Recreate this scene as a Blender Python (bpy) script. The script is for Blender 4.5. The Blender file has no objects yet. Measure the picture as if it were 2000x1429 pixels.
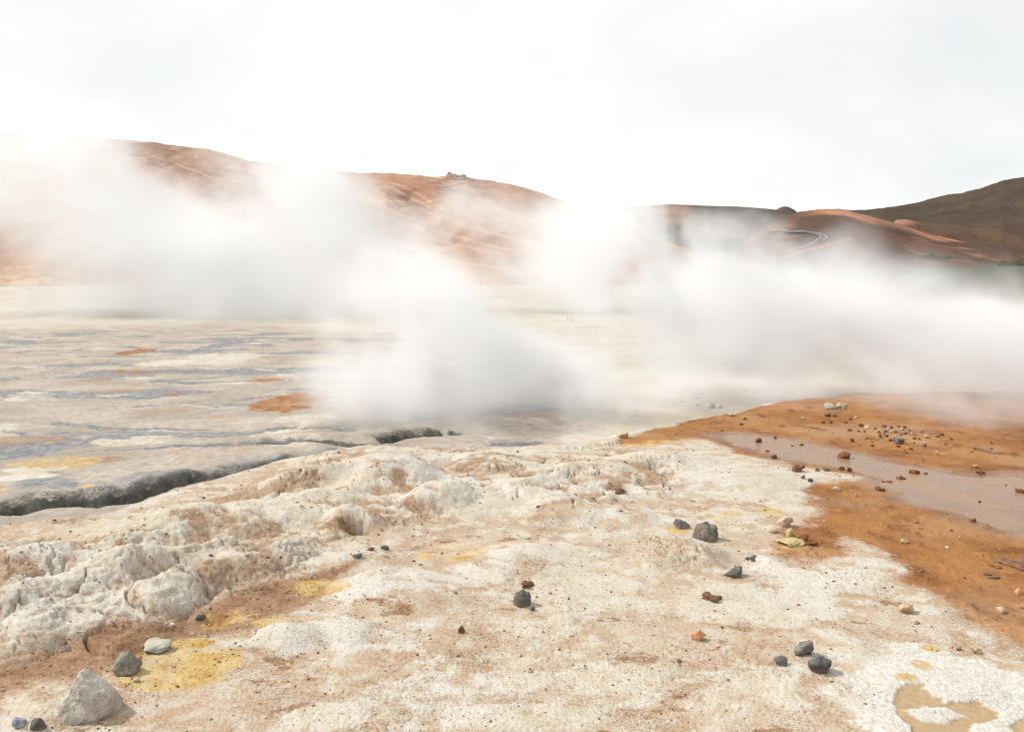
import bpy, bmesh, math, random, time
import numpy as np
from mathutils import Vector
T0 = time.time()
R = math.radians
sc = bpy.context.scene
COL = sc.collection

# ------------------------------------------------------------------ camera, sky, sun, exposure
CAM_Z = 1.7
FPX = 1667.0                       # focal length in pixels of a 2000 px wide frame (30 mm)
PITCH = math.atan(214.5 / FPX)
CP, SP = math.cos(PITCH), math.sin(PITCH)
cam_d = bpy.data.cameras.new('camera'); cam = bpy.data.objects.new('camera', cam_d); COL.objects.link(cam)
cam.location = (0, 0, CAM_Z); cam.rotation_euler = (math.pi / 2 - PITCH, 0, 0)
cam_d.sensor_width = 36; cam_d.lens = 36 * FPX / 2000; cam_d.clip_start = 0.1; cam_d.clip_end = 20000
sc.camera = cam

SUN_EL, SUN_AZ = R(43), R(-75)     # azimuth from +Y towards +X: the sun stands to the left, slightly ahead
w = bpy.data.worlds.new('World'); sc.world = w; w.use_nodes = True
wt = w.node_tree; wt.nodes.clear()
def wn(t, **k):
    n = wt.nodes.new(t)
    for a, b in k.items(): setattr(n, a, b)
    return n
def wmath(op, a, b=None):
    n = wn('ShaderNodeMath', operation=op)
    for i, v in enumerate((a, b)):
        if v is None: continue
        if isinstance(v, (int, float)): n.inputs[i].default_value = v
        else: wt.links.new(v, n.inputs[i])
    return n.outputs[0]
sky = wn('ShaderNodeTexSky', sky_type='NISHITA', sun_disc=False, sun_elevation=SUN_EL, sun_rotation=SUN_AZ)
sky.air_density = 1.0; sky.dust_density = 2.0; sky.ozone_density = 1.0
tc = wn('ShaderNodeTexCoord'); sx = wn('ShaderNodeSeparateXYZ'); wt.links.new(tc.outputs['Generated'], sx.inputs[0])
hz = wmath('ADD', wmath('MAXIMUM', sx.outputs[2], 0.0), 0.42)
cx = wn('ShaderNodeCombineXYZ')
wt.links.new(wmath('DIVIDE', sx.outputs[0], hz), cx.inputs[0]); wt.links.new(wmath('DIVIDE', sx.outputs[1], hz), cx.inputs[1])
def wnoise(scale, detail, off, dist=0.3):
    m = wn('ShaderNodeMapping'); m.inputs['Location'].default_value = off; m.inputs['Scale'].default_value = (-1.0, 1.1, 1)
    wt.links.new(cx.outputs[0], m.inputs[0])
    n = wn('ShaderNodeTexNoise'); n.inputs['Scale'].default_value = scale; n.inputs['Detail'].default_value = detail
    n.inputs['Roughness'].default_value = 0.55; n.inputs['Distortion'].default_value = dist
    wt.links.new(m.outputs[0], n.inputs['Vector']); return n.outputs['Fac']
def wramp(src, a, b, lo=0.0, hi=1.0):
    n = wn('ShaderNodeMapRange', interpolation_type='SMOOTHSTEP')
    n.inputs['From Min'].default_value = a; n.inputs['From Max'].default_value = b
    n.inputs['To Min'].default_value = lo; n.inputs['To Max'].default_value = hi
    wt.links.new(src, n.inputs['Value']); return n.outputs[0]
cover = wramp(wnoise(1.1, 6, (3.1, 1.7, 0), .2), 0.30, 0.52, 0.82, 1.0)      # thin, almost closed cloud sheet
tone = wramp(wnoise(2.3, 6, (4.1, 5.2, 0), 0.25), 0.54, 0.74, 1.0, 0.0)       # greyer bellies of the cloud
ccol = wn('ShaderNodeMix', data_type='RGBA'); wt.links.new(tone, ccol.inputs['Factor'])
ccol.inputs[6].default_value = (9.35, 9.7, 9.85, 1); ccol.inputs[7].default_value = (10.1, 10.15, 10.1, 1)
smix = wn('ShaderNodeMix', data_type='RGBA'); wt.links.new(cover, smix.inputs['Factor'])
wt.links.new(sky.outputs[0], smix.inputs[6]); wt.links.new(ccol.outputs[2], smix.inputs[7])
bg = wn('ShaderNodeBackground'); bg.inputs['Strength'].default_value = 0.1
wt.links.new(smix.outputs[2], bg.inputs['Color'])
wo = wn('ShaderNodeOutputWorld'); wt.links.new(bg.outputs[0], wo.inputs['Surface'])

sun_d = bpy.data.lights.new('sun', 'SUN'); sun = bpy.data.objects.new('sun', sun_d); COL.objects.link(sun)
sun_d.energy = 4.3; sun_d.angle = R(1.2); sun_d.color = (1.0, 0.945, 0.865)
SUN_DIR = Vector((math.sin(SUN_AZ) * math.cos(SUN_EL), math.cos(SUN_AZ) * math.cos(SUN_EL), math.sin(SUN_EL)))
sun.rotation_euler = SUN_DIR.to_track_quat('Z', 'Y').to_euler()
sc.view_settings.view_transform = 'Standard'; sc.view_settings.look = 'None'
sc.view_settings.exposure = 0.0; sc.view_settings.gamma = 1.0; sc.view_settings.use_curve_mapping = False
cy = sc.cycles
cy.max_bounces = 10; cy.diffuse_bounces = 2; cy.glossy_bounces = 2; cy.transparent_max_bounces = 48; cy.volume_bounces = 8
cy.volume_step_rate = 3.0; cy.volume_max_steps = 160
cy.filter_width = 1.1; cy.use_denoising = True; cy.denoiser = 'OPENIMAGEDENOISE'; cy.use_adaptive_sampling = True; cy.adaptive_threshold = 0.02

# ------------------------------------------------------------------ numpy noise
rng = np.random.default_rng(7)
PERM = rng.permutation(256).astype(np.int32); PERM = np.concatenate([PERM, PERM, PERM])
G2 = np.stack([np.cos(np.arange(256) * 2.399963), np.sin(np.arange(256) * 2.399963)], 1).astype(np.float32)
_g = rng.normal(size=(256, 3)); G3 = (_g / np.linalg.norm(_g, axis=1, keepdims=True)).astype(np.float32)
def sm(t): return t * t * (3 - 2 * t)
def sstep(a, b, x): return sm(np.clip((x - a) / (b - a), 0, 1))
def fade(t): return t * t * t * (t * (t * 6 - 15) + 10)
_hh = PERM[(PERM[np.arange(256)][:, None] + np.arange(256)[None, :]) & 255].ravel(); GX, GY = G2[_hh, 0].copy(), G2[_hh, 1].copy()
def perlin2(x, y, seed=0):
    x = np.asarray(x, np.float32); y = np.asarray(y, np.float32)
    xi = np.floor(x); yi = np.floor(y); xf = x - xi; yf = y - yi; u = fade(xf); v = fade(yf)
    ix = xi.astype(np.int32) + seed * 17; iy = yi.astype(np.int32) + seed * 31
    x0 = (ix & 255) << 8; x1 = ((ix + 1) & 255) << 8; y0 = iy & 255; y1 = (iy + 1) & 255
    def g(ii, fx, fy): return GX.take(ii) * fx + GY.take(ii) * fy
    xm = xf - 1; ym = yf - 1
    a = g(x0 | y0, xf, yf); b = g(x1 | y0, xm, yf); c = g(x0 | y1, xf, ym); d = g(x1 | y1, xm, ym)
    a += u * (b - a); c += u * (d - c)
    return (a + v * (c - a)) * np.float32(1.45)
def fbm2(x, y, oct=4, seed=0, gain=0.5, lac=2.03):
    s = 0; a = 1.0; t = 0
    for i in range(oct):
        s = s + a * perlin2(x, y, seed + i); t += a; a *= gain; x = x * lac + 1.7; y = y * lac - 3.1
    return s / t
def ridge2(x, y, oct=4, seed=0, gain=0.5):
    s = 0; a = 1.0; t = 0
    for i in range(oct):
        s = s + a * (1 - np.abs(perlin2(x, y, seed + i))); t += a; a *= gain; x = x * 2.07 + 5.2; y = y * 2.07 + 1.3
    return s / t
def perlin3(x, y, z, seed=0):
    x = np.asarray(x, np.float32); y = np.asarray(y, np.float32); z = np.asarray(z, np.float32)
    xi = np.floor(x).astype(np.int32); yi = np.floor(y).astype(np.int32); zi = np.floor(z).astype(np.int32)
    xf = x - xi; yf = y - yi; zf = z - zi; u = fade(xf); v = fade(yf); ww = fade(zf)
    def g(dx, dy, dz):
        h = PERM[(PERM[(PERM[(xi + dx + seed * 13) & 255] + yi + dy) & 255] + zi + dz) & 255]
        return G3[h, 0] * (xf - dx) + G3[h, 1] * (yf - dy) + G3[h, 2] * (zf - dz)
    def lx(dy, dz):
        a = g(0, dy, dz); return a + u * (g(1, dy, dz) - a)
    def ly(dz):
        a = lx(0, dz); return a + v * (lx(1, dz) - a)
    a = ly(0); return (a + ww * (ly(1) - a)) * 1.5
def fbm3(x, y, z, oct=4, seed=0, gain=0.5):
    s = 0; a = 1.0; t = 0
    for i in range(oct):
        s = s + a * perlin3(x, y, z, seed + i); t += a; a *= gain; x = x * 2.03 + 3.3; y = y * 2.03 - 1.9; z = z * 2.03 + 0.7
    return s / t
def hash2(ix, iy, k):
    h = PERM[(PERM[(ix + k * 7) & 255] + iy + k * 29) & 255]
    return (h + 0.5) / 256.0
def voronoi(x, y, seed=0):
    """F1, F2 and two hashes of the nearest cell, with the offset to its centre."""
    x = np.asarray(x, np.float32); y = np.asarray(y, np.float32)
    xi = np.floor(x).astype(np.int32); yi = np.floor(y).astype(np.int32)
    f1 = np.full(x.shape, 9., np.float32); f2 = f1.copy(); h1 = np.zeros_like(f1); h2 = np.zeros_like(f1); ox = np.zeros_like(f1); oy = np.zeros_like(f1)
    for dx in (-1, 0, 1):
        for dy in (-1, 0, 1):
            ax = xi + dx; ay = yi + dy
            px = ax + hash2(ax, ay, seed + 1) - x; py = ay + hash2(ax, ay, seed + 2) - y
            d = np.sqrt(px * px + py * py)
            near = d < f1
            f2 = np.where(near, f1, np.minimum(f2, d)); f1 = np.where(near, d, f1)
            h1 = np.where(near, hash2(ax, ay, seed + 3), h1); h2 = np.where(near, hash2(ax, ay, seed + 4), h2)
            ox = np.where(near, px, ox); oy = np.where(near, py, oy)
    return f1, f2, h1, h2, ox, oy

# ------------------------------------------------------------------ photo pixel -> point in the place
def ray(px, py):
    a = (px - 1000) / FPX; q = (714.5 - py) / FPX
    return np.array([a, CP + q * SP, -SP + q * CP])
def at_z(px, py, z):
    d = ray(px, py); t = (z - CAM_Z) / d[2]; return d[0] * t, d[1] * t
def at_y(px, py, Y):
    d = ray(px, py); t = Y / d[1]; return np.array([d[0] * t, Y, CAM_Z + d[2] * t])
def at_surf(px, py, f, y0=2.0, y1=60.0, n=1600):
    d = ray(px, py); Y = np.exp(np.linspace(math.log(y0), math.log(y1), n)); t = Y / d[1]
    z = CAM_Z + d[2] * t; g = f(d[0] * t, Y); i = np.argmax(z <= g)
    if z[i] > g[i]: i = n - 1
    return d[0] * t[i], Y[i]

# ------------------------------------------------------------------ ground shape
EDGE_PX = [(-400, 1075), (0, 1032), (200, 1012), (350, 958), (560, 898), (760, 874), (980, 882), (1160, 866), (1400, 822), (1620, 782), (1800, 772), (2000, 768), (2300, 765)]
EDGE = np.array([at_z(px, py, 0.0) for px, py in EDGE_PX])
PLAIN_Y = np.array([0, 6, 8, 12, 20, 30, 80, 200, 400, 1000, 3000, 9000.])
PLAIN_Z = np.array([-.62, -.60, -.56, -.66, -.95, -1.3, -2.7, -5.2, -9.5, -16, -26, -40.])
RPL_Y = np.array([60, 80, 150, 200, 400, 700, 1500, 9000.]); RPL_Z = np.array([-2.15, -2.7, -3.8, -4.2, -3.6, -1.5, 0., 0.])
def polyline(pts):
    P = np.array(pts, float); return P
def pl_dist(x, y, P):
    """signed distance to a polyline (positive on its +Y side) and the 0..1 place along it"""
    best = np.full(x.shape, 1e9); sg = np.zeros(x.shape); tt = np.zeros(x.shape)
    L = np.concatenate([[0], np.cumsum(np.linalg.norm(np.diff(P, axis=0), axis=1))]); 
    for i in range(len(P) - 1):
        a = P[i]; b = P[i + 1]; e = b - a; l2 = e @ e
        t = np.clip(((x - a[0]) * e[0] + (y - a[1]) * e[1]) / l2, 0, 1)
        dx = x - a[0] - t * e[0]; dy = y - a[1] - t * e[1]; d = np.hypot(dx, dy)
        k = d < best; best = np.where(k, d, best)
        sg = np.where(k, np.sign(e[0] * (y - a[1]) - e[1] * (x - a[0])), sg); tt = np.where(k, (L[i] + t * math.sqrt(l2)) / L[-1], tt)
    return best * np.where(sg == 0, 1, sg), tt
CH1 = polyline([at_z(px, py, -0.70) for px, py in [(-90, 1040), (30, 1028), (110, 1020), (190, 1012), (255, 998), (300, 984), (360, 972), (440, 954), (540, 930), (640, 916), (700, 903), (740, 888)]])
CH2 = polyline([at_z(px, py, -0.70) for px, py in [(735, 888), (775, 872), (820, 866), (870, 861), (915, 855)]])
CH3 = polyline([at_z(px, py, -0.60) for px, py in [(0, 898), (120, 893), (240, 885), (420, 873), (560, 867), (660, 868), (700, 876), (738, 886)]])
MOUNDS = [(580, 945, 78, .13), (750, 938, 108, .21), (862, 980, 72, .14), (950, 908, 90, .09), (400, 1032, 82, .15), (300, 1062, 80, .11),
          (540, 1012, 85, .08), (680, 1030, 62, .13), (430, 1090, 70, .11), (320, 1110, 62, .10), (205, 1100, 90, .09), (312, 1180, 78, .10),
          (180, 1150, 70, .10), (462, 1130, 70, .12), (560, 1085, 62, .10), (85, 1180, 80, .08), (140, 1235, 95, .09), (235, 1245, 70, .07),
          (60, 1110, 80, .11), (640, 985, 70, .07), (1185, 930, 100, .11), (1290, 905, 90, .08), (1085, 935, 60, .07), (1110, 1000, 90, .07),
          (1320, 1082, 95, .07), (565, 1245, 65, .06), (1030, 955, 60, .06), (20, 1260, 90, .10), (700, 1100, 90, .05), (1000, 1100, 110, .05),
          (780, 1150, 120, .04), (1210, 1010, 70, .05), (1430, 935, 110, .05), (1540, 775, 130, .05), (1660, 762, 150, .06), (1780, 755, 150, .04), (90, 1395, 60, .03), (680, 1225, 70, .04),
          (480, 1045, 60, .09), (250, 1130, 60, .09), (380, 1150, 55, .10), (20, 1180, 70, .09)]
PITS = [(222, 1196, 24, .13), (695, 1040, 30, .10), (640, 915, 30, .10), (880, 905, 40, .06), (1440, 1095, 60, .05), (1210, 960, 35, .06), (390, 1215, 60, .05), (75, 1062, 45, .05)]
def shelf_edge(x): return np.interp(x, EDGE[:, 0], EDGE[:, 1])
def H_base(x, y):
    x = np.asarray(x, float); y = np.asarray(y, float)
    r = np.hypot(x, y); rr = np.where(y > 0, r, np.minimum(r, 6))
    ye = shelf_edge(x) + 0.18 * perlin2(x * 1.1, y * 0.3, 3)
    e = y - ye
    wdt = np.interp(x, [-3, -1, 1, 4, 8], [0.6, 0.7, 1.6, 3.0, 4.0])
    wv = sm(np.clip(e / wdt, 0, 1))
    plain = np.interp(np.hypot(y, 0.25 * x), PLAIN_Y, PLAIN_Z)
    kr = sstep(.12, .26, x / np.maximum(y, 1)) * (y > 60); plain = plain * (1 - kr) + kr * np.interp(y, RPL_Y, RPL_Z)
    plain = plain + 0.05 * fbm2(x * 0.35, y * 0.5, 3, 5) * sstep(8, 12, r) + 0.5 * fbm2(x * 0.03, y * 0.03, 3, 6) * sstep(60, 220, r)
    shelf = 0.03 * perlin2(x * 0.4, y * 0.4, 9) - 0.05 * np.clip((x - 1.5) / 3, 0, 1)
    return shelf * (1 - wv) + plain * wv
def unp(px, py): return at_surf(px, py, H_base)
def ell(px, py, rx, ry):
    """an ellipse seen in the photo -> centre, half axes on the ground"""
    x, y = unp(px, py); xa, _ = unp(px + rx, py); _, y1 = unp(px, py - ry); _, y0 = unp(px, py + ry)
    return x, y, abs(xa - x), max(0.5 * abs(y1 - y0), 0.02)
MW = []
for px, py, rp, h in MOUNDS:
    x, y = unp(px, py); d = math.hypot(x, y); MW.append((x, y, rp / FPX * d, h))
PW = []
for px, py, rp, h in PITS:
    x, y = unp(px, py); d = math.hypot(x, y); PW.append((x, y, rp / FPX * d, h))
def poly_world(pts): return np.array([unp(px, py) for px, py in pts])
def poly_sdf(x, y, P):
    """signed distance, positive inside"""
    inside = np.zeros(x.shape, bool); best = np.full(x.shape, 1e9)
    n = len(P)
    for i in range(n):
        a = P[i]; b = P[(i + 1) % n]; e = b - a; l2 = max(e @ e, 1e-9)
        t = np.clip(((x - a[0]) * e[0] + (y - a[1]) * e[1]) / l2, 0, 1)
        best = np.minimum(best, np.hypot(x - a[0] - t * e[0], y - a[1] - t * e[1]))
        c = ((a[1] > y) != (b[1] > y)) & (x < (b[0] - a[0]) * (y - a[1]) / ((b[1] - a[1]) if b[1] != a[1] else 1e-9) + a[0])
        inside ^= c
    return np.where(inside, best, -best)
ORANGE = poly_world([(1195, 869), (1260, 847), (1330, 829), (1400, 816), (1500, 797), (1620, 778), (1800, 758), (2200, 742), (2300, 1420), (2100, 1310), (1960, 1245), (1870, 1190),
                     (1790, 1140), (1725, 1078), (1672, 1056), (1645, 1085), (1570, 1098), (1515, 1082), (1498, 1058), (1530, 1042), (1583, 1025), (1600, 990), (1582, 968), (1600, 947),
                     (1710, 936), (1640, 924), (1560, 907), (1500, 897), (1430, 882), (1395, 862), (1340, 856), (1260, 868)])
STREAM = poly_world([(1395, 848), (1480, 849), (1560, 860), (1660, 883), (1740, 903), (1830, 920), (1900, 928), (2300, 915), (2300, 1100), (2080, 1060), (1960, 1034), (1880, 1012), (1800, 985),
                     (1755, 965), (1712, 945), (1712, 930), (1645, 914), (1570, 902), (1500, 888), (1450, 870), (1405, 858)])
SALT = poly_world([(1700, 1300), (1780, 1258), (1860, 1285), (2000, 1325), (2200, 1390), (2200, 1470), (1700, 1470), (1690, 1380)])
POOL = poly_world([(1742, 1362), (1758, 1340), (1803, 1334), (1818, 1356), (1852, 1372), (1905, 1368), (1955, 1392), (1945, 1406), (1900, 1412), (1890, 1460), (1810, 1460), (1748, 1392)])
POOL2 = poly_world([(1965, 1415), (2030, 1395), (2120, 1440), (2000, 1480)])
MZONE = poly_world([(-300, 1080), (0, 1060), (180, 1045), (350, 990), (560, 905), (760, 870), (1000, 875), (1200, 870), (1380, 900), (1330, 960), (1120, 1010), (900, 1010), (720, 1060), (600, 1140), (400, 1200), (230, 1290), (0, 1310), (-300, 1350)])
CRUMB = poly_world([(1215, 1060), (1250, 1040), (1350, 1055), (1395, 1085), (1370, 1110), (1290, 1110)])
BROWN = poly_world([(390, 1195), (480, 1150), (690, 1105), (730, 1100), (640, 1160), (500, 1230), (420, 1240), (250, 1290), (180, 1330), (60, 1330), (-60, 1400), (-100, 1320), (60, 1290), (250, 1235)])
WHITE_E = [(530, 995, 90, 22), (1150, 1150, 110, 45), (1450, 935, 140, 40), (1320, 905, 120, 25), (1600, 1110, 130, 50), (1500, 1180, 160, 50), (340, 1180, 50, 30), (100, 1260, 70, 40), (1560, 985, 60, 30), (1440, 1000, 60, 20), (1640, 927, 60, 8),
           (980, 985, 130, 25), (1100, 1080, 90, 20), (700, 1150, 90, 25), (560, 1250, 60, 20), (1020, 1400, 180, 30), (640, 1400, 80, 25), (870, 1130, 120, 25), (1740, 1110, 30, 20), (1620, 1250, 60, 30)]
YELLOW_E = [(1818, 1268, 20, 8, 1.), (1800, 1300, 22, 12, .8), (1768, 1325, 22, 8, .8), (455, 1203, 52, 13, .75), (530, 1216, 38, 11, .7), (375, 1258, 45, 14, 1.), (440, 1285, 30, 22, .9), (350, 1305, 120, 42, .85), (630, 1148, 60, 17, .75),
            (830, 1086, 16, 8, 1.), (905, 1093, 40, 4, 1.), (900, 1075, 90, 18, .40), (1500, 998, 32, 8, .8), (1430, 1005, 30, 7, .6), (1440, 1128, 22, 7, .7), (1325, 1035, 22, 7, .8), (1545, 1065, 40, 8, .5), (1520, 1080, 18, 6, .7), (1415, 1015, 26, 6, .4),
            (110, 908, 95, 12, .7), (215, 838, 22, 4, .9), (165, 966, 18, 5, .9), (0, 966, 14, 6, .9), (1290, 862, 45, 4, .9), (1255, 868, 40, 5, .8), (130, 822, 20, 3, .6), (90, 870, 30, 4, .3), (320, 733, 30, 3, .5), (510, 838, 26, 4, .4)]
ORANGE_E = [(575, 787, 80, 20, .95), (565, 783, 30, 10, 1.), (268, 687, 38, 6, 1.), (250, 728, 60, 5, .8), (370, 726, 30, 3, .7), (180, 743, 40, 4, .7), (520, 746, 40, 4, .7), (60, 866, 90, 14, .5), (215, 904, 42, 7, .6), (340, 773, 20, 4, .7),
            (80, 990, 90, 10, .5), (30, 765, 50, 4, .5), (1160, 640, 50, 3, .6), (1090, 585, 60, 3, .5), (1290, 1075, 1, 1, .1), (900, 930, 50, 12, .45), (1000, 905, 60, 8, .35), (1095, 898, 22, 4, .5), (960, 1222, 25, 8, .45), (1200, 1262, 40, 8, .4)]
GREYL = [([(85, 827), (200, 835), (330, 838), (430, 845)], 7), ([(470, 855), (560, 838), (660, 842), (700, 850)], 9), ([(0, 897), (240, 885), (420, 873), (680, 864)], 4), ([(480, 735), (300, 745), (380, 748), (560, 745)], 5),
         ([(300, 685), (380, 690), (440, 672), (560, 660)], 5), ([(560, 770), (420, 785), (200, 800)], 4), ([(0, 845), (60, 855), (120, 868)], 4), ([(0, 740), (20, 745)], 8), ([(850, 885), (980, 870), (1100, 862)], 14), ([(1380, 712), (1480, 716)], 8), ([(1350, 735), (1500, 728)], 5)]
def ell_list(L): return [ell(*e[:4]) + ((e[4] if len(e) > 4 else 1.0),) for e in L]
WBANK = poly_world([(1060, 878), (1090, 830), (1110, 780), (1180, 735), (1400, 715), (1600, 712), (1950, 720), (1950, 770), (1500, 800), (1400, 824), (1330, 838), (1230, 872)])
WHITEF_E = [(1430, 718, 110, 16), (30, 935, 70, 10), (60, 920, 60, 8, .8), (30, 783, 30, 4), (210, 1040, 120, 10, .6), (600, 820, 60, 6, .6), (560, 850, 60, 5, .7), (240, 870, 60, 5, .7), (430, 700, 90, 12, .7), (330, 712, 60, 6, .8)]
WHITE_W, YELLOW_W, ORANGE_W, WHITEF_W = ell_list(WHITE_E), ell_list(YELLOW_E), ell_list(ORANGE_E), ell_list(WHITEF_E)
GREY_W = []
for pts, wp in GREYL:
    P = poly_world(pts); d = np.hypot(*P.mean(0)); GREY_W.append((P, wp))
def in_ell(x, y, E, wob):
    m = np.zeros(x.shape, np.float32)
    for ex, ey, rx, ry, s in E:
        k = (np.abs(x - ex) < rx * 1.8) & (np.abs(y - ey) < ry * 1.8)
        if not k.any(): continue
        r = np.hypot((x[k] - ex) / rx, (y[k] - ey) / ry) + wob[k]
        m[k] = np.maximum(m[k], s * sstep(1.15, 0.75, r))
    return m
def terrain(x, y):
    """final ground height and the colour masks, for any points of the place"""
    x = np.asarray(x, float).ravel(); y = np.asarray(y, float).ravel(); n = x.size
    z = H_base(x, y); r = np.hypot(x, y)
    M = {k: np.zeros(n, np.float32) for k in 'orange crust yellow grey brown dark wet green cream streak salt flat far'.split()}
    k = np.where((r < 60) & (y > 0))[0]
    if k.size:
        X, Y, rr = x[k], y[k], r[k]
        near = sstep(16, 11, rr)
        wx = X + 0.10 * fbm2(X * 2.2, Y * 2.2, 4, 11); wy = Y + 0.10 * fbm2(X * 2.2, Y * 2.2, 4, 17)
        w2x = X + 0.03 * fbm2(X * 9, Y * 9, 3, 21); w2y = Y + 0.03 * fbm2(X * 9, Y * 9, 3, 25)
        e = Y - shelf_edge(X)
        onshelf = sstep(0.5, -0.1, e)
        far = 1 - onshelf
        sh = onshelf > .001; fr = far > .001
        def _part(m, fn):
            def h(x_, y_, *a):
                o_ = np.zeros(x_.shape, np.float32); o_[m] = fn(x_[m], y_[m], *a); return o_
            return h
        fS, rS, fF, rF = _part(sh, fbm2), _part(sh, ridge2), _part(fr, fbm2), _part(fr, ridge2)
        def vS(x_, y_, sd):
            r_ = voronoi(x_[sh], y_[sh], sd); out = []
            for q_ in r_:
                o_ = np.zeros(x_.shape, np.float32); o_[sh] = q_; out.append(o_)
            return out
        # --- smooth wet ground of the orange flat
        so = poly_sdf(wx, wy, ORANGE); orange = sstep(-0.16, 0.16, so + 0.16 * fS(X * 3.2, Y * 4.5, 5, 31, .6)); orange_wide = sstep(-0.25, 0.15, so)
        ss = poly_sdf(X + 0.16 * fS(X * 1.8, Y * 3, 5, 12, .6), Y + 0.14 * fS(X * 1.9, Y * 3, 5, 14, .6), STREAM); stream = sstep(-0.06, 0.16, ss)
        ssalt = poly_sdf(wx, wy, SALT); salt = sstep(-0.14, 0.10, ssalt + .16 * fS(X * 5, Y * 6, 5, 33, .65))
        sp = np.maximum(poly_sdf(w2x, w2y, POOL), poly_sdf(w2x, w2y, POOL2)) + 0.022 * fS(X * 26, Y * 30, 4, 41, .6)
        pool = sstep(-0.004, 0.012, sp)
        isl = sstep(0.13, 0.07, np.hypot((w2x - unp(1830, 1395)[0]) / 1.0, (w2y - unp(1830, 1395)[1]) / 0.55) + 0.06 * fS(X * 18, Y * 18, 3, 44)); pool = pool * (1 - isl)
        # --- mounds
        zone = sstep(-0.15, 0.25, poly_sdf(wx, wy, MZONE))
        bump = np.zeros(k.size)
        for mx, my, mr, mh in MW:
            c = (np.abs(X - mx) < mr * 1.7) & (np.abs(Y - my) < mr * 1.7)
            if not c.any(): continue
            q = np.hypot((wx[c] - mx) / mr, (wy[c] - my) / (mr * 0.85)); q = q * (1 + 0.18 * perlin2(X[c] * 4, Y[c] * 4, 51))
            bump[c] += mh * np.clip(1 - (q / 1.25) ** 2, 0, 1) ** 1.3
        bump *= (1 - orange_wide)
        f1, f2, h1, h2, ox, oy = vS(wx * 3.4 + 0.35 * perlin2(X * 5, Y * 5, 61), wy * 4.2, 60)
        lobes = np.clip(1 - f1 ** 2 * 1.6, 0, 1) * (0.55 + 0.45 * h1)
        g1, g2, i1, i2, px_, py_ = vS(w2x * 9 + .3 * perlin2(X * 14, Y * 14, 62), w2y * 11, 70)
        lobes2 = np.clip(1 - g1 ** 2 * 1.5, 0, 1)
        crk = np.clip((g2 - g1) / 0.12, 0, 1); 
        clod = zone * sstep(0.02, 0.35, fS(X * 1.3, Y * 1.3, 3, 77) + 0.25)
        zz = 0.78 * bump + zone * near * (0.022 * lobes + 0.010 * sstep(8, 4.5, rr) * lobes2 * (.4 + .6 * lobes) + 0.020 * sstep(8.5, 4.5, rr) * (rS(wx * 2.4 + .8 * wy, wy * 3.4, 5, 63, .6) - .6))
        for mx, my, mr, mh in PW:
            q = np.hypot(wx - mx, (wy - my) * 1.4) / mr; zz -= mh * sstep(1.2, 0.3, q)
        # --- crust: thin plates of pale sinter over reddish soil
        cn = fS(wx * 1.3 + .3 * wy, wy * 2.3, 6, 81, 0.6) * 0.75 + 0.42 * fS(wx * 7, wy * 9, 4, 85, .6)
        wob = 0.35 * fbm2(X * 3.5, Y * 3.5, 4, 91) + 0.12 * fbm2(X * 14, Y * 14, 3, 94)
        we = in_ell(X, Y, WHITE_W, wob)
        low = sstep(0.0, 0.10, bump)
        crust = sstep(-0.26, 0.34, cn + 0.30 * (we - 0.35) + zone * (0.12 + 0.08 * (low - 0.35)) + 0.05)
        sb = poly_sdf(wx + 0.05 * fS(X * 5, Y * 5, 3, 97), wy, BROWN); brown = sstep(-0.12, 0.12, sb)
        crust = crust * (1 - 0.92 * brown) * (1 - orange)
        crust = np.maximum(crust, salt * (1 - pool))
        soil = np.maximum(brown * 0.9, zone * sstep(0.2, 0.55, fS(wx * 2.1 + 9, wy * 2.6, 5, 101, .6) - 0.35 * crust + 0.12) * (1 - 0.8 * we))
        soil *= (1 - orange) * onshelf
        plate = sstep(0.35, 0.65, crust)
        zz += near * onshelf * (1 - salt) * ((0.003 + 0.009 * zone * sstep(8, 5, rr)) * plate + (0.002 + 0.006 * zone * sstep(8, 5, rr)) * sstep(0.80, 0.95, crust))
        soil = np.maximum(soil, zone * (1 - plate) * 0.55 * (1 - orange) * onshelf)
        patch = fS(wx * 2.6 + 1.2 * wy, wy * 4.5 - .5 * wx, 6, 271, .65)
        soil = np.maximum(soil, .75 * sstep(.04, .42, patch) * (1 - orange) * onshelf * (1 - salt) * (1 - .6 * we))
        # broken slabs at the crumbled mound, and along parts of the mounds
        sc_ = sstep(-0.05, 0.06, poly_sdf(wx, wy, CRUMB))
        frac = np.clip(np.maximum(sc_, 0.8 * zone * sstep(0.15, 0.4, fS(X * 0.9 + 4, Y * 0.9, 3, 111))), 0, 1) * (1 - orange)
        c1, c2, ch1, ch2, cox, coy = vS(w2x * 14 + .3 * wx, w2y * 18, 115)
        tilt = (ch1 - 0.5) * cox * 0.9 + (ch2 - 0.5) * coy * 0.9
        zz += near * frac * sstep(7.5, 4., rr) * (.8 + .2 * sc_) * (0.024 * tilt + 0.010 * ch1 - 0.020 * sstep(0.12, 0.0, c2 - c1))
        # thin shrinkage cracks
        cr = np.abs(fS(wx * 1.9, wy * 2.4, 4, 121)); cr2 = np.abs(fS(wx * 4.2 + 1.5 * wy, wy * 6, 4, 295)); zz -= near * onshelf * (1 - orange) * (1 - salt) * (.3 + .7 * zone) * 0.026 * sstep(7, 4.5, rr) * sstep(.035, 0., cr2) * sstep(.05, .35, fS(X * 1.3, Y * 1.3, 2, 297)); zz -= near * zone * (1 - orange) * (1 - salt) * (.02 + .03 * sstep(8, 5, rr)) * sstep(0.028, 0.0, cr) * sstep(0.0, 0.25, fS(X * .8, Y * .8, 2, 124) + 0.15)
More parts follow.
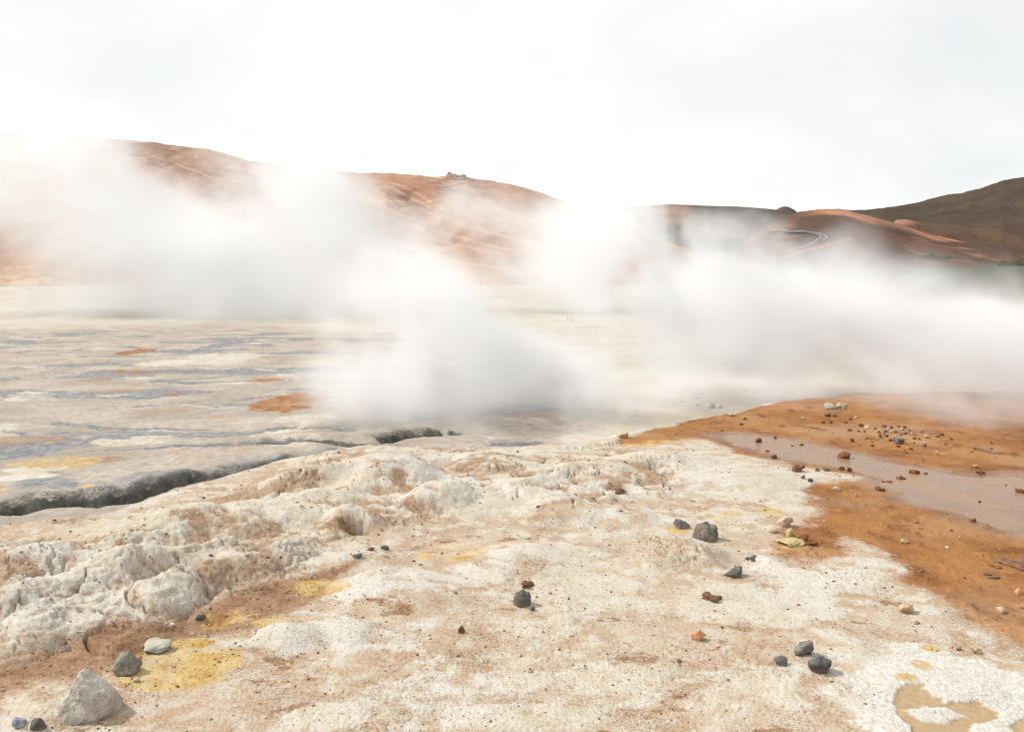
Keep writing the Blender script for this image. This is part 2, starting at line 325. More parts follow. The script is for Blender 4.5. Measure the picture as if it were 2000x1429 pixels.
        # flaky ledges
        tq = zz / .020 + 1.1 * fS(X * 5, Y * 6, 4, 299, .6); tf = np.floor(tq); te = (tf + sstep(.60, .97, tq - tf) - 1.1 * fS(X * 5, Y * 6, 4, 299, .6)) * .020
        zz = zz + near * zone * (1 - orange) * .75 * sstep(6.6, 4.2, rr) * (te - zz)
        # roughness of the surface at every scale
        rough = (0.30 + 0.70 * zone) * (1 - 0.85 * orange) * (1 - 0.8 * pool)
        zz += near * onshelf * rough * (0.020 * fS(X * 3, Y * 3, 4, 131) + (.008 + .012 * zone) * np.clip(.6 + 1.4 * fS(X * 1.1, Y * 1.1, 3, 291), 0, 1.6) * sstep(9.5, 4.5, rr) * (rS(wx * 8 + 3 * wy, wy * 12, 4, 135, .55) - 0.6) + (.005 + .007 * np.clip(.5 + 1.5 * fS(X * 1.6, Y * 1.6, 3, 293), 0, 1.5)) * sstep(7.0, 3.8, rr) * fS(X * 34 + 8 * Y, Y * 44, 3, 141, .6))
        zz += near * onshelf * (1 - pool) * (1 - 0.6 * orange) * 0.0045 * sstep(5.5, 3.2, rr) * fS(X * 70, Y * 70, 2, 145)
        zz += salt * (1 - pool) * (0.003 * sstep(0, 0.05, -sp) * sstep(0.20, 0.05, -sp) + 0.0035 * fS(X * 70, Y * 70, 3, 151, .65) + 0.004)
        zz -= pool * 0.004
        zz += orange * (1 - stream) * (0.008 * fS(X * 4, Y * 4, 3, 155) + 0.003 * fS(X * 25, Y * 25, 2, 157) + 0.016 * sstep(0.22, 0.5, fS(X * 6, Y * 9, 4, 158, .6)) + .006 * fS(X * 14, Y * 14, 3, 156))
        zz -= stream * (0.016 - 0.017 * sstep(0.10, 0.45, fS(X * 1.8 + .5 * Y, Y * 5, 5, 159, .6)))
        # strip of raised ochre bank where the flat meets the lower plain
        # --- lower plain
        s1, t1 = pl_dist(X + 0.05 * fF(X * 4, Y * 4, 3, 161), Y + 0.34 * fF(X * 1.3, Y * .9, 4, 165, .5), CH1)
        s2, t2 = pl_dist(X, Y + 0.18 * fF(X * 1.1, Y * 1.1, 4, 167), CH2)
        s3, t3 = pl_dist(X, Y + 0.05 * fF(X * 4, Y * 4, 3, 169), CH3)
        dark = np.zeros(k.size); slab = np.zeros(k.size)
        s1 = s1 + .05 * fF(X * 5, Y * 5, 4, 163, .6); s2 = s2 + .05 * fF(X * 5, Y * 5, 4, 164, .6)
        for s, t, B, D, fal in ((s1, t1, .085, .15, 1.0), (s2, t2, .085, .12, .8), (s3, t3, .05, .05, .8)):
            env = sstep(-.02, 0.10, t) * sstep(1.02, 0.95, t) if B > .08 else sstep(0.1, 0.9, t)
            if B > .08: env = env * np.clip(0.62 + 0.9 * perlin2(t * 6, t * 0 + 3.3, 171) + .45 * perlin2(t * 17, t * 0 + 8.1, 172), .12, 1.35)
            lump = 1 + 0.5 * fF(X * 1.6, Y * 1.6, 4, 173)
            zz += far * env * (B * lump * np.sqrt(np.clip((s + .01) / .16, 0, 1)) * np.exp(-np.maximum(s, 0) / fal) - D * np.exp(-((s + 0.03) / 0.10) ** 2))
            if B > .08: dark = np.maximum(dark, np.clip(env * 1.3, 0, 1) * sstep(-0.12, -0.04, s) * np.maximum(sstep(0.12, 0.02, s + .06 * fF(X * 4, Y * 6, 4, 175, .6)), .42 * sstep(.45, .1, s + .35 * fF(X * 2, Y * 3, 4, 179)))); slab = np.maximum(slab, env * sstep(0, .06, s) * sstep(.9, .3, s))
            else: dark = np.maximum(dark, 0.75 * env * sstep(0.10, 0.03, np.abs(s)))
        dark *= far
        qx = X + .5 * fF(X * .5, Y * .5, 3, 183); qy = Y + .5 * fF(X * .5, Y * .5, 3, 185); str_ = fF(qx * 0.42 + 0.1 * qy, qy * .75, 6, 181, 0.6); str2 = fF(qx * 0.26 + 4, qy * .5 - 0.12 * qx, 6, 187, 0.6); str3 = fF(qx * 0.5 + 14, qy * .8 + .2 * qx, 5, 189, 0.55)
        zz += far * (0.05 * str_ + 0.05 * str3 + 0.030 * rF(qx * 1.2, qy * 1.5, 5, 191, .55) + 0.012 * fF(X * 7, Y * 9, 3, 193)) * sstep(60, 25, rr)
        wobf = wob + far * .55 * fF(qx * .8, qy * .9, 5, 196, .6); oe = in_ell(X, Y, ORANGE_W, wobf); ye_ = in_ell(X, Y, YELLOW_W, wobf) * np.clip(.85 + 1.0 * fbm2(X * 5, Y * 6, 5, 298, .65), .2, 1)
        gl = np.zeros(k.size)
        for P, wp in GREY_W:
            s, t = pl_dist(X, Y + 0.1 * fF(X * 1.5, Y * 2, 3, 195), P); wd = 1.5 * wp / FPX * rr * np.clip(rr / 7.0, 1, 6) 
            gl = np.maximum(gl, sstep(wd, wd * 0.35, np.abs(s)) * sstep(0, 0.1, t) * sstep(1, 0.9, t))
        zz -= far * 0.03 * gl
        wb = sstep(-.25, .35, poly_sdf(wx + .25 * fbm2(X * 1.2, Y * 1.2, 4, 281), wy, WBANK) + .25 * fbm2(X * 3, Y * 3, 4, 285)); wf = np.maximum(in_ell(X, Y, WHITEF_W, wobf), wb) * far; cream = far * sstep(22, 36, 10 * wb + rr + 7 * str2 + 1.2 * X + 3 * np.clip(X, 0, 6)) 
        zz += wb * (1 - orange) * (.05 * rF(X * 1.3, Y * 1.8, 4, 287) - .03)
        leftp = far * sstep(2.5, -1.0, X - 0.05 * Y) * (1 - cream)
        ff = sstep(57, 34, rr); gl = gl * ff
        M['orange'][k] = np.maximum(orange * (1 - stream), oe * (0.75 + 0.5 * str3))
        M['streak'][k] = leftp * ff * sstep(0.08, 0.46, str_) * 0.55
        M['grey'][k] = np.clip(np.maximum(np.maximum(.55 * slab * far, .9 * gl), ff * (1 - .9 * wf) * far * (1 - .8 * cream) * sstep(-0.10, 0.30, str2) * 0.9, gl), 0, 1)
        M['crust'][k] = np.clip(onshelf * np.maximum(crust, wb * (1 - orange) * .9) + far * ff * np.maximum(sstep(0.10, 0.40, str3) * 0.65, wf * .95) * (1 - dark), 0, 1)
        M['yellow'][k] = ye_ * (1 - 0.6 * pool)
        M['brown'][k] = soil
        M['dark'][k] = dark
        M['wet'][k] = np.maximum(sstep(-.28, .05, ss + .12 * fbm2(X * 3, Y * 4, 3, 198)) * onshelf * .9, 0.45 * orange * sstep(0.1, 0.4, fbm2(X * 1.1, Y * 1.1, 3, 197)))
        M['green'][k] = np.clip(dark * sstep(0, .4, fbm2(X * 3, Y * 3, 3, 199)) + ff * far * 0.18 * sstep(.1, .45, fbm2(X * .9, Y * 1.5, 3, 203)) * (1 - cream) + onshelf * 0.30 * sstep(.12, .5, fbm2(wx * 2.4 + 3, wy * 2.4, 4, 205)) * zone, 0, 1)
        M['cream'][k] = np.maximum(cream, far * (1 - ff)); M['far'][k] = far
        M['salt'][k] = salt * (1 - pool); M['flat'][k] = pool
        z[k] += zz
    j = (r >= 60) & (y > 0)
    M['cream'][j] = sstep(260, 200, r[j]); M['far'][j] = 1
    g = sstep(70, 130, r) * sstep(.16, .30, x / np.maximum(y, 1))
    M['green'][j] = np.maximum(M['green'][j], g[j])
    return z, M
LOOK = {}
def look(x, y):
    # height of the ground mesh at any point in front of the camera
    x = np.asarray(x, float); y = np.asarray(y, float); d, az, Zg = LOOK['d'], LOOK['az'], LOOK['z']
    i = np.clip(np.interp(np.hypot(x, y), d, np.arange(len(d))), 0, len(d) - 1.001); j = np.clip(np.interp(np.arctan2(x, y), az, np.arange(len(az))), 0, len(az) - 1.001)
    a = i.astype(int); b = j.astype(int); u = i - a; v = j - b
    return (Zg[a, b] * (1 - u) + Zg[a + 1, b] * u) * (1 - v) + (Zg[a, b + 1] * (1 - u) + Zg[a + 1, b + 1] * u) * v
def ground_z(x, y): return float(look(x, y))
def on_ground(px, py):
    return at_surf(px, py, look, 2.3, 60, 1600)

# ------------------------------------------------------------------ materials
def new_mat(name):
    m = bpy.data.materials.new(name); m.use_nodes = True; m.node_tree.nodes.clear(); return m
class NB:
    def __init__(s, m): s.t = m.node_tree; s.L = s.t.links; s._c = None
    def n(s, ty, **k):
        o = s.t.nodes.new(ty)
        for a, b in k.items(): setattr(o, a, b)
        return o
    def put(s, sock, v):
        if isinstance(v, (int, float)): sock.default_value = v
        elif isinstance(v, (tuple, list)): sock.default_value = tuple(v) + (1,) if len(v) == 3 and sock.type == 'RGBA' else v
        else: s.L.new(v, sock)
    def pos(s):
        if s._c is None: s._c = s.n('ShaderNodeTexCoord').outputs['Object']
        return s._c
    def noise(s, scale, detail=3, rough=0.55, vec=None, dist=0.0, stretch=None):
        o = s.n('ShaderNodeTexNoise'); v = vec or s.pos()
        if stretch:
            mp = s.n('ShaderNodeMapping'); mp.inputs['Scale'].default_value = stretch; s.L.new(v, mp.inputs[0]); v = mp.outputs[0]
        s.L.new(v, o.inputs['Vector']); o.inputs['Scale'].default_value = scale; o.inputs['Detail'].default_value = detail
        o.inputs['Roughness'].default_value = rough; o.inputs['Distortion'].default_value = dist
        return o.outputs['Fac']
    def vor(s, scale, feature='F1', out='Distance'):
        o = s.n('ShaderNodeTexVoronoi', feature=feature); s.L.new(s.pos(), o.inputs['Vector']); o.inputs['Scale'].default_value = scale; return o.outputs[out]
    def math(s, op, a, b=0.0, c=None):
        o = s.n('ShaderNodeMath', operation=op); s.put(o.inputs[0], a); s.put(o.inputs[1], b)
        if c is not None: s.put(o.inputs[2], c)
        return o.outputs[0]
    def ramp(s, v, a, b, lo=0.0, hi=1.0):
        o = s.n('ShaderNodeMapRange', interpolation_type='SMOOTHSTEP'); s.put(o.inputs['Value'], v)
        for nm, q in (('From Min', a), ('From Max', b), ('To Min', lo), ('To Max', hi)): s.put(o.inputs[nm], q)
        return o.outputs[0]
    def mix(s, f, a, b):
        o = s.n('ShaderNodeMix', data_type='RGBA'); s.put(o.inputs[0], f); s.put(o.inputs[6], a); s.put(o.inputs[7], b); return o.outputs[2]
    def attr(s, name):
        o = s.n('ShaderNodeAttribute'); o.attribute_name = name; x = s.n('ShaderNodeSeparateColor'); s.L.new(o.outputs['Color'], x.inputs[0])
        return x.outputs[0], x.outputs[1], x.outputs[2], o.outputs['Alpha']
    def bsdf(s, col, rough=0.9, bump=None, bstr=0.3, bdist=0.01, spec=0.3):
        b = s.n('ShaderNodeBsdfPrincipled'); s.put(b.inputs['Base Color'], col); s.put(b.inputs['Roughness'], rough); b.inputs['Specular IOR Level'].default_value = spec
        if bump is not None:
            u = s.n('ShaderNodeBump'); s.put(u.inputs['Strength'], bstr); u.inputs['Distance'].default_value = bdist; s.L.new(bump, u.inputs['Height']); s.L.new(u.outputs[0], b.inputs['Normal'])
        o = s.n('ShaderNodeOutputMaterial'); s.L.new(b.outputs[0], o.inputs['Surface']); return b

def ground_material():
    m = new_mat('geothermal_ground'); b = NB(m)
    orange, crust, yellow, grey = b.attr('mask_a'); brown, dark, wet, green = b.attr('mask_b'); cream, streak, salt, flat = b.attr('mask_c'); grass, farm, n1, n5 = b.attr('mask_d'); n6, n7 = b.attr('mask_e')[:2]
    n2 = b.noise(9, 4, 0.62); n3 = b.noise(38, 3, 0.65); n4 = b.noise(150, 2, 0.75); vg = b.n('ShaderNodeTexVoronoi', feature='F1'); b.L.new(b.pos(), vg.inputs['Vector']); vg.inputs['Scale'].default_value = 125; vg.inputs['Randomness'].default_value = 1.0
    gd = vg.outputs['Distance']; gs = b.n('ShaderNodeSeparateColor'); b.L.new(vg.outputs['Color'], gs.inputs[0]); gh = gs.outputs[0]
    gpatch = b.ramp(n6, .36, .62)
    grain = b.ramp(n4, 0.34, 0.62)
    def brk(mask, k=0.5, a=0.25, c=0.6):     # break a mask's edge with fine noise
        nn = b.math('ADD', b.math('MULTIPLY', b.math('SUBTRACT', n3, 0.5), k), b.math('MULTIPLY', b.math('SUBTRACT', n2, 0.5), k))
        return b.ramp(b.math('ADD', mask, b.math('MULTIPLY', nn, b.math('MINIMUM', b.math('MULTIPLY', mask, 4.0), 1.0))), a, c)
    sand = b.mix(b.ramp(n1, 0.35, 0.65), (.47, .325, .21), (.56, .45, .335))
    sand = b.mix(b.ramp(n2, 0.40, 0.68), sand, (.60, .545, .46))
    sand = b.mix(b.math('MULTIPLY', b.ramp(n3, 0.56, 0.72), 0.55), sand, (.36, .215, .135))
    sand = b.mix(b.math('MULTIPLY', b.ramp(gh, .55, 1.0), b.math('MULTIPLY', gpatch, .75)), sand, (.34, .185, .095)); sand = b.mix(b.math('MULTIPLY', b.ramp(gh, .40, .0), .5), sand, (.66, .60, .50)); sand = b.mix(b.math('MULTIPLY', b.ramp(n4, 0.60, 0.72), 0.6), sand, (.20, .115, .065))
    col = sand
    farcol = b.mix(b.ramp(n5, 0.35, 0.65), (.40, .345, .285), (.51, .45, .385)); farcol = b.mix(b.ramp(n2, .45, .68, 0, .6), farcol, (.31, .265, .215)); col = b.mix(farm, col, farcol)
    greyc = b.mix(b.ramp(n2, 0.4, 0.65), (.18, .184, .20), (.325, .32, .318))
    col = b.mix(brk(grey, .45, .3, .7), col, greyc)
    soilc = b.mix(b.ramp(n2, 0.35, 0.65), (.29, .155, .08), (.45, .29, .175)); soilc = b.mix(b.math('MULTIPLY', b.ramp(n4, 0.48, 0.68), 0.7), soilc, (.14, .065, .035)); soilc = b.mix(b.ramp(n6, .55, .75, 0, .8), soilc, (.20, .095, .05))
    col = b.mix(brk(brown, .7, .30, .75), col, soilc)
    crustc = b.mix(b.ramp(n2, 0.35, 0.7), (.60, .535, .425), (.67, .635, .555)); crustc = b.mix(b.ramp(n5, .45, .65, 0, .5), crustc, (.70, .69, .665))
    crustc = b.mix(b.math('MULTIPLY', b.ramp(n3, 0.56, 0.72), 0.55), crustc, (.40, .29, .19)); crustc = b.mix(b.math('MULTIPLY', b.ramp(n4, 0.58, 0.70), 0.6), crustc, (.30, .225, .15))
    crustc = b.mix(b.math('MULTIPLY', b.ramp(gh, .72, 1.0), .45), crustc, (.44, .31, .19)); crustc = b.mix(b.ramp(n6, .56, .78, 0, .7), crustc, (.50, .475, .34))
    col = b.mix(brk(crust, 1.2, .22, .80), col, crustc)
    col = b.mix(b.math('MULTIPLY', green, b.ramp(n2, .35, .65, .1, .75)), col, (.33, .31, .20))
    col = b.mix(b.math('MULTIPLY', brk(cream, .2, .2, .7), 0.85), col, b.mix(b.ramp(n7, .38, .62), (.54, .47, .37), (.62, .585, .52)))
    ochre = b.mix(b.ramp(n2, .35, .65), (.42, .215, .085), (.50, .29, .14)); col = b.mix(b.math('MULTIPLY', brk(streak, .6, .25, .75), .8), col, ochre)
    oc = b.mix(b.ramp(n1, .35, .65), (.295, .120, .033), (.40, .185, .058)); oc = b.mix(b.ramp(n5, .48, .72), oc, (.47, .265, .13)); oc = b.mix(b.ramp(n5, .46, .24, 0, .75), oc, (.235, .10, .035)); oc = b.mix(b.ramp(n6, .50, .72), oc, (.19, .07, .02))
    oc = b.mix(b.math('MULTIPLY', b.ramp(n4, .55, .70), .4), oc, (.19, .07, .02)); oc = b.mix(b.math('MULTIPLY', b.ramp(n4, .42, .30), .35), oc, (.62, .40, .20))
    oc = b.mix(b.math('MULTIPLY', b.ramp(n3, .52, .70), .5), oc, (.22, .08, .022)); oc = b.mix(b.math('MULTIPLY', b.ramp(n2, .55, .72), .55), oc, (.50, .25, .085)); col = b.mix(brk(orange, .75, .2, .75), col, oc)
    saltc = b.mix(b.ramp(n3, .35, .6), (.60, .565, .49), (.71, .695, .66)); saltc = b.mix(b.math('MULTIPLY', b.ramp(gh, .7, 1.), .5), saltc, (.52, .42, .28)); col = b.mix(brk(salt, .8, .25, .7), col, saltc)
    col = b.mix(b.math('MULTIPLY', brk(yellow, 1.2, .12, .85), .9), col, b.mix(b.ramp(n2, .38, .62), (.49, .295, .05), (.64, .47, .20)))
    col = b.mix(flat, col, b.mix(b.ramp(n3, .3, .7), (.41, .285, .155), (.49, .365, .225)))
    col = b.mix(b.math('MULTIPLY', wet, .8), col, b.mix(b.ramp(n1, .4, .65), (.22, .125, .085), (.30, .20, .15)))
    dk = b.mix(b.ramp(n2, .35, .65), (.06, .06, .052), (.15, .145, .125)); dk = b.mix(b.math('MULTIPLY', green, b.ramp(n3, .4, .6)), dk, (.13, .135, .07))
    col = b.mix(brk(dark, .8, .25, .6), col, dk)
    col = b.mix(grass, col, b.mix(b.ramp(b.noise(.05, 6, .65, stretch=(.5, 1, 1)), .42, .6), (.075, .06, .04), (.055, .075, .026)))
    rough = b.ramp(b.math('MAXIMUM', wet, b.math('MULTIPLY', b.math('MULTIPLY', grey, farm), .65)), 0.0, 1.0, 0.92, 0.33)
    bump = b.math('ADD', b.math('MULTIPLY', n3, 0.60), b.math('ADD', b.math('MULTIPLY', n4, 0.35), b.math('MULTIPLY', b.math('SUBTRACT', 1.0, gd), b.ramp(n6, .40, .72, .06, .60))))
    bstr = b.math('MULTIPLY', b.math('SUBTRACT', 1.0, b.math('MAXIMUM', b.math('MULTIPLY', wet, .8), b.math('MULTIPLY', flat, .6))), 0.75)
    sc_ = b.n('ShaderNodeVectorMath', operation='SCALE'); b.L.new(col, sc_.inputs[0]); sc_.inputs['Scale'].default_value = .765
    b.bsdf(sc_.outputs[0], rough, bump, bstr, 0.012, 0.25)
    return m

def mesh_obj(name, verts, faces, mat, smooth=True, parent=None):
    me = bpy.data.meshes.new(name); v = np.asarray(verts, np.float32); f = np.asarray(faces, np.int32)
    me.vertices.add(len(v)); me.vertices.foreach_set('co', v.ravel())
    if len(f):
        k = f.shape[1]; me.loops.add(f.size); me.loops.foreach_set('vertex_index', f.ravel())
        me.polygons.add(len(f)); me.polygons.foreach_set('loop_start', np.arange(0, f.size, k, dtype=np.int32))
        if smooth: me.polygons.foreach_set('use_smooth', np.ones(len(f), bool))
    me.update(calc_edges=True)
    if mat: me.materials.append(mat)
    o = bpy.data.objects.new(name, me); COL.objects.link(o)
    if parent: o.parent = parent
    return o
def set_col(o, name, cols):
    a = o.data.attributes.new(name, 'FLOAT_COLOR', 'POINT'); a.data.foreach_set('color', np.stack(cols, 1).astype(np.float32).ravel())
def grid_faces(nr, nc, wrap=False):
    i = np.arange(nr - 1)[:, None]; j = np.arange(nc if wrap else nc - 1)[None, :]; j2 = (j + 1) % nc
    a = i * nc + j; b = i * nc + j2; c = (i + 1) * nc + j2; d = (i + 1) * nc + j
    return np.stack([a, b, c, d], -1).reshape(-1, 4)
def tag(o, label=None, cat=None, group=None, kind=None):
    for k, v in (('label', label), ('category', cat), ('group', group), ('kind', kind)):
        if v: o[k] = v
    return o

# ------------------------------------------------------------------ the ground: one sheet out to the horizon, finer where it is near
def build_ground():
    d = np.concatenate([np.linspace(0.3, 2.1, 6), 1 / np.linspace(1 / 2.2, 1 / 40., 720), np.exp(np.linspace(math.log(41), math.log(9000), 110))])
    az = np.concatenate([np.linspace(-37, 37, 900), np.linspace(37, 323, 102)[1:-1]]); az = np.radians(az)
    D, A = np.meshgrid(d, az, indexing='ij'); X = D * np.sin(A); Y = D * np.cos(A)
    z, M = terrain(X.ravel(), Y.ravel())
    LOOK.update(d=d, az=az[:900], z=z.reshape(D.shape)[:, :900])
    o = mesh_obj('ground', np.stack([X.ravel(), Y.ravel(), z], 1), grid_faces(len(d), len(az), True)[:, ::-1], ground_material())
    Z = np.zeros_like(M['orange'])
    r = np.hypot(X.ravel(), Y.ravel()); grass = np.where(r > 60, M['green'], 0); M['green'] = np.where(r > 60, 0, M['green'])
    set_col(o, 'mask_a', [M['orange'], M['crust'], M['yellow'], M['grey']]); set_col(o, 'mask_b', [M['brown'], M['dark'], M['wet'], M['green']])
    set_col(o, 'mask_c', [M['cream'], M['streak'], M['salt'], M['flat']]); x_, y_ = X.ravel(), Y.ravel()
    v1 = .5 + .42 * fbm2(x_ * 2.2, y_ * 2.2, 4, 210); v5 = .5 + .42 * fbm2(x_ * .9, y_ * .9, 4, 220); v6 = .5 + .42 * fbm2(x_ * 3.4, y_ * 3.4, 5, 230, .6); v7 = .5 + .42 * fbm2(x_ * .18, y_ * .55, 5, 240, .6)
    set_col(o, 'mask_d', [grass, M['far'], v1, v5]); set_col(o, 'mask_e', [v6, v7, Z, Z])
    tag(o, 'pale crusted geothermal ground with orange mud and grey mudflats', 'ground', kind='structure')
    return o
build_ground()
print('ground', time.time() - T0)

# shallow run-off stream over the orange flat
def build_stream():
    x0, y0 = STREAM.min(0) - .2; x1, y1 = STREAM.max(0) + .2
    xs = np.arange(x0, x1, .03); ys = np.arange(y0, y1, .03); X, Y = np.meshgrid(xs, ys); s = poly_sdf(X.ravel(), Y.ravel(), STREAM)
    z = H_base(X.ravel(), Y.ravel()) - 0.006
    F = grid_faces(len(ys), len(xs)); F = F[(s[F] > -0.10).all(1)]
    used = np.unique(F); mp = np.full(len(z), -1); mp[used] = np.arange(len(used))
    m = new_mat('muddy_water'); b = NB(m); n = b.noise(3.0, 4, stretch=(1, .6, 1)); n2 = b.noise(40, 3)
    col = b.mix(b.ramp(n, .35, .65), (.20, .112, .06), (.27, .165, .10))
    b.bsdf(col, b.ramp(n, .35, .7, .20, .42), b.math('ADD', b.math('MULTIPLY', n2, .5), b.noise(11, 3)), .22, .01, .3)
    o = mesh_obj('stream', np.stack([X.ravel(), Y.ravel(), z], 1)[used], mp[F], m)
    tag(o, 'shallow muddy stream spreading over the orange flat', 'stream', kind='structure')
build_stream()

# ------------------------------------------------------------------ hills
def hill_material(name, base, alt, pale, dark, scale, tracks=(.50, .35, .25), alt2=None):
    m = new_mat(name); b = NB(m); tr, pl, dk, gr = b.attr('mask')
    n1 = b.noise(scale, 6, .6); n2 = b.noise(scale * 6, 5, .65); n3 = b.noise(scale * 30, 4, .7)
    col = b.mix(b.ramp(n1, .38, .62), base, alt); col = b.mix(b.math('MULTIPLY', b.ramp(n2, .5, .7), .5), col, dark); col = b.mix(b.math('MULTIPLY', b.ramp(n3, .48, .66), .6), col, dark)
    col = b.mix(b.math('MULTIPLY', pl, b.ramp(n2, .3, .55, .45, 1)), col, pale)
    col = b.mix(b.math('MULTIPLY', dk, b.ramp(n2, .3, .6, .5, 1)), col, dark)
    col = b.mix(b.math('MULTIPLY', gr, b.ramp(n2, .35, .55)), col, alt2 or (.10, .12, .04))
    col = b.mix(tr, col, tracks)
    b.bsdf(col, .95, b.math('ADD', n2, b.math('MULTIPLY', n3, .6)), .6, .35 / scale * .05, .1)
    return m
def ZR(py, Y):
    q = (714.5 - py) / FPX; return Y * (q * CP - SP) / (CP + q * SP) + CAM_Z
def make_hill(name, ridge, Y0, Yr, mat, label, ncol=400, nrow=160, kx=(-.9, .9), rough=1.0, foot=0.5, masks=None, seed=0, crestn=.4, zb=None, taper=0):
    ridge = np.array(ridge, float)
    z0 = ZR(ridge[:, 1], Yr); kk = (ridge[:, 0] - 1000) / FPX * (CP - (z0 - CAM_Z) / Yr * SP)
    ks = np.linspace(max(kx[0], kk[0]), min(kx[1], kk[-1]), ncol); zr = np.interp(ks, kk, z0)
    kern = np.hanning(max(3, ncol // 60 | 1)); kern /= kern.sum(); pad = len(kern) // 2
    zr = np.convolve(np.pad(zr, pad, mode='edge'), kern, 'valid')[:ncol]
    t = np.concatenate([np.linspace(0, 1, int(nrow * .8)), np.linspace(1, 2.0, nrow - int(nrow * .8) + 1)[1:]])
    K, Tt = np.meshgrid(ks, t); Yv = Y0 + (Yr - Y0) * Tt; X = K * Yv; ZRg = np.broadcast_to(zr, K.shape)
    zbv = np.interp(Y0, PLAIN_Y, PLAIN_Z) - 1.5 if zb is None else zb
    tc_ = np.clip(Tt, 0, 1); f = foot * tc_ ** 1.9 + (1 - foot) * (1 - (1 - tc_) ** 1.25)
    f = np.where(Tt > 1, 1 - .55 * (Tt - 1) ** 1.3, f)
    Z = zbv + (ZRg - zbv) * f
    S = (Yr - Y0)
    if taper:
        ed = np.clip(np.minimum(K - ks[0], ks[-1] - K) / (taper * (ks[-1] - ks[0])), 0, 1); ed = sm(ed); Z = zbv - 6 + (Z - zbv + 6) * ed
    env = np.clip(4 * f * (1 - f), 0, 1) * (Tt <= 1) + crestn * .12
    gl = ridge2(X / S * 5, Yv / S * 2.2 + .3 * X / S, 5, seed + 40) - .62
    Z = Z + rough * S * .035 * env * (fbm2(X / S * 3, Yv / S * 3, 5, seed + 30) + .8 * gl) + rough * S * .0022 * fbm2(X / S * 40, Yv / S * 40, 4, seed + 50)
    o = mesh_obj(name, np.stack([X.ravel(), Yv.ravel(), Z.ravel()], 1), grid_faces(*K.shape), mat)
    x, y, z = X.ravel(), Yv.ravel(), Z.ravel()
    c = Yv.ravel() * CP - (z - CAM_Z) * SP; px = 1000 + FPX * x / c; py = 714.5 - FPX * (y * SP + (z - CAM_Z) * CP) / c
    mk = masks(x, y, z, px, py, Tt.ravel()) if masks else [np.zeros(x.size)] * 4
    set_col(o, 'mask', mk); tag(o, label, 'hill', kind='structure')
    def surf(qx, qy):
        qx = np.atleast_1d(np.asarray(qx, float)); qy = np.atleast_1d(np.asarray(qy, float))
        ki = np.clip((qx / qy - ks[0]) / (ks[-1] - ks[0]) * (ncol - 1), 0, ncol - 1.001); ti = np.interp((qy - Y0) / (Yr - Y0), t, np.arange(len(t))); ti = np.clip(ti, 0, len(t) - 1.001)
        a, bq = ki.astype(int), ti.astype(int); u, v = ki - a, ti - bq
        out = (Z[bq, a] * (1 - u) + Z[bq, a + 1] * u) * (1 - v) + (Z[bq + 1, a] * (1 - u) + Z[bq + 1, a + 1] * u) * v
        return np.where((qx / qy < ks[0]) | (qx / qy > ks[-1]) | (qy < Y0) | (qy > Y0 + 2 * S), -60, out)
    return o, surf
# tracks and gullies worn into the red hill, as world lines on its slope
LH_Y0, LH_YR = 205., 480.
TRACKS = [([(690, 350), (760, 385), (850, 420), (960, 455), (1100, 488)], 1.6), ([(720, 345), (830, 400), (900, 440), (1010, 470), (1150, 505)], 2.2), ([(810, 372), (880, 420), (930, 445)], 1.6), ([(690, 400), (770, 430), (880, 460), (1000, 490), (1150, 520)], 2.6),
          ([(700, 425), (800, 455), (900, 480), (1050, 510)], 1.6), ([(700, 380), (780, 420), (860, 440)], 1.3), ([(740, 350), (800, 368), (860, 410), (905, 432)], 1.5), ([(820, 500), (950, 520), (1100, 535)], 2.0), ([(330, 315), (400, 340), (440, 362), (470, 380)], 1.6), ([(300, 355), (360, 385), (430, 410)], 1.6),
          ([(0, 524), (60, 521), (100, 515)], 2.0), ([(760, 470), (900, 510), (1040, 530)], 1.4), ([(30, 420), (100, 440), (170, 470)], 1.6)]
def lh_masks(x, y, z, px, py, t):
    # lines were read off the photo and are laid on the slope as ground positions
    tr = np.zeros(x.size)
    nz = fbm2(x * .05, y * .05, 3, 301) * 4
    for pts, wpx in TRACKS:
        s, tt = pl_dist(px, py + nz * .8, np.array(pts, float)); tr = np.maximum(tr, .62 * sstep(wpx * 1.05, wpx * .35, np.abs(s)) * sstep(0, .15, tt) * sstep(1, .7, tt))
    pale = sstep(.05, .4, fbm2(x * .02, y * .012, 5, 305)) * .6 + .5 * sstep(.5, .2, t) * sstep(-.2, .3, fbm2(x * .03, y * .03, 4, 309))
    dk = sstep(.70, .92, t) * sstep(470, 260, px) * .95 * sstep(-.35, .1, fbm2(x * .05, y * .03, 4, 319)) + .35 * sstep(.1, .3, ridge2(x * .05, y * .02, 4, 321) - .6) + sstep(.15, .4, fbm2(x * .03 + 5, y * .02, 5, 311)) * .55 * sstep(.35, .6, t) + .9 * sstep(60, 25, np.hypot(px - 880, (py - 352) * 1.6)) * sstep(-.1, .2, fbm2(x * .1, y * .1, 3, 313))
    fan = sstep(.09, .0, t + .08 * fbm2(x * .03, y * .03, 4, 317)); return [tr * (1 - fan), np.clip(pale, 0, 1), np.clip(dk, 0, 1), fan]
m_red = hill_material('red_hillside', (.33, .175, .105), (.39, .235, .155), (.48, .31, .20), (.17, .075, .045), .035, alt2=(.52, .43, .32))
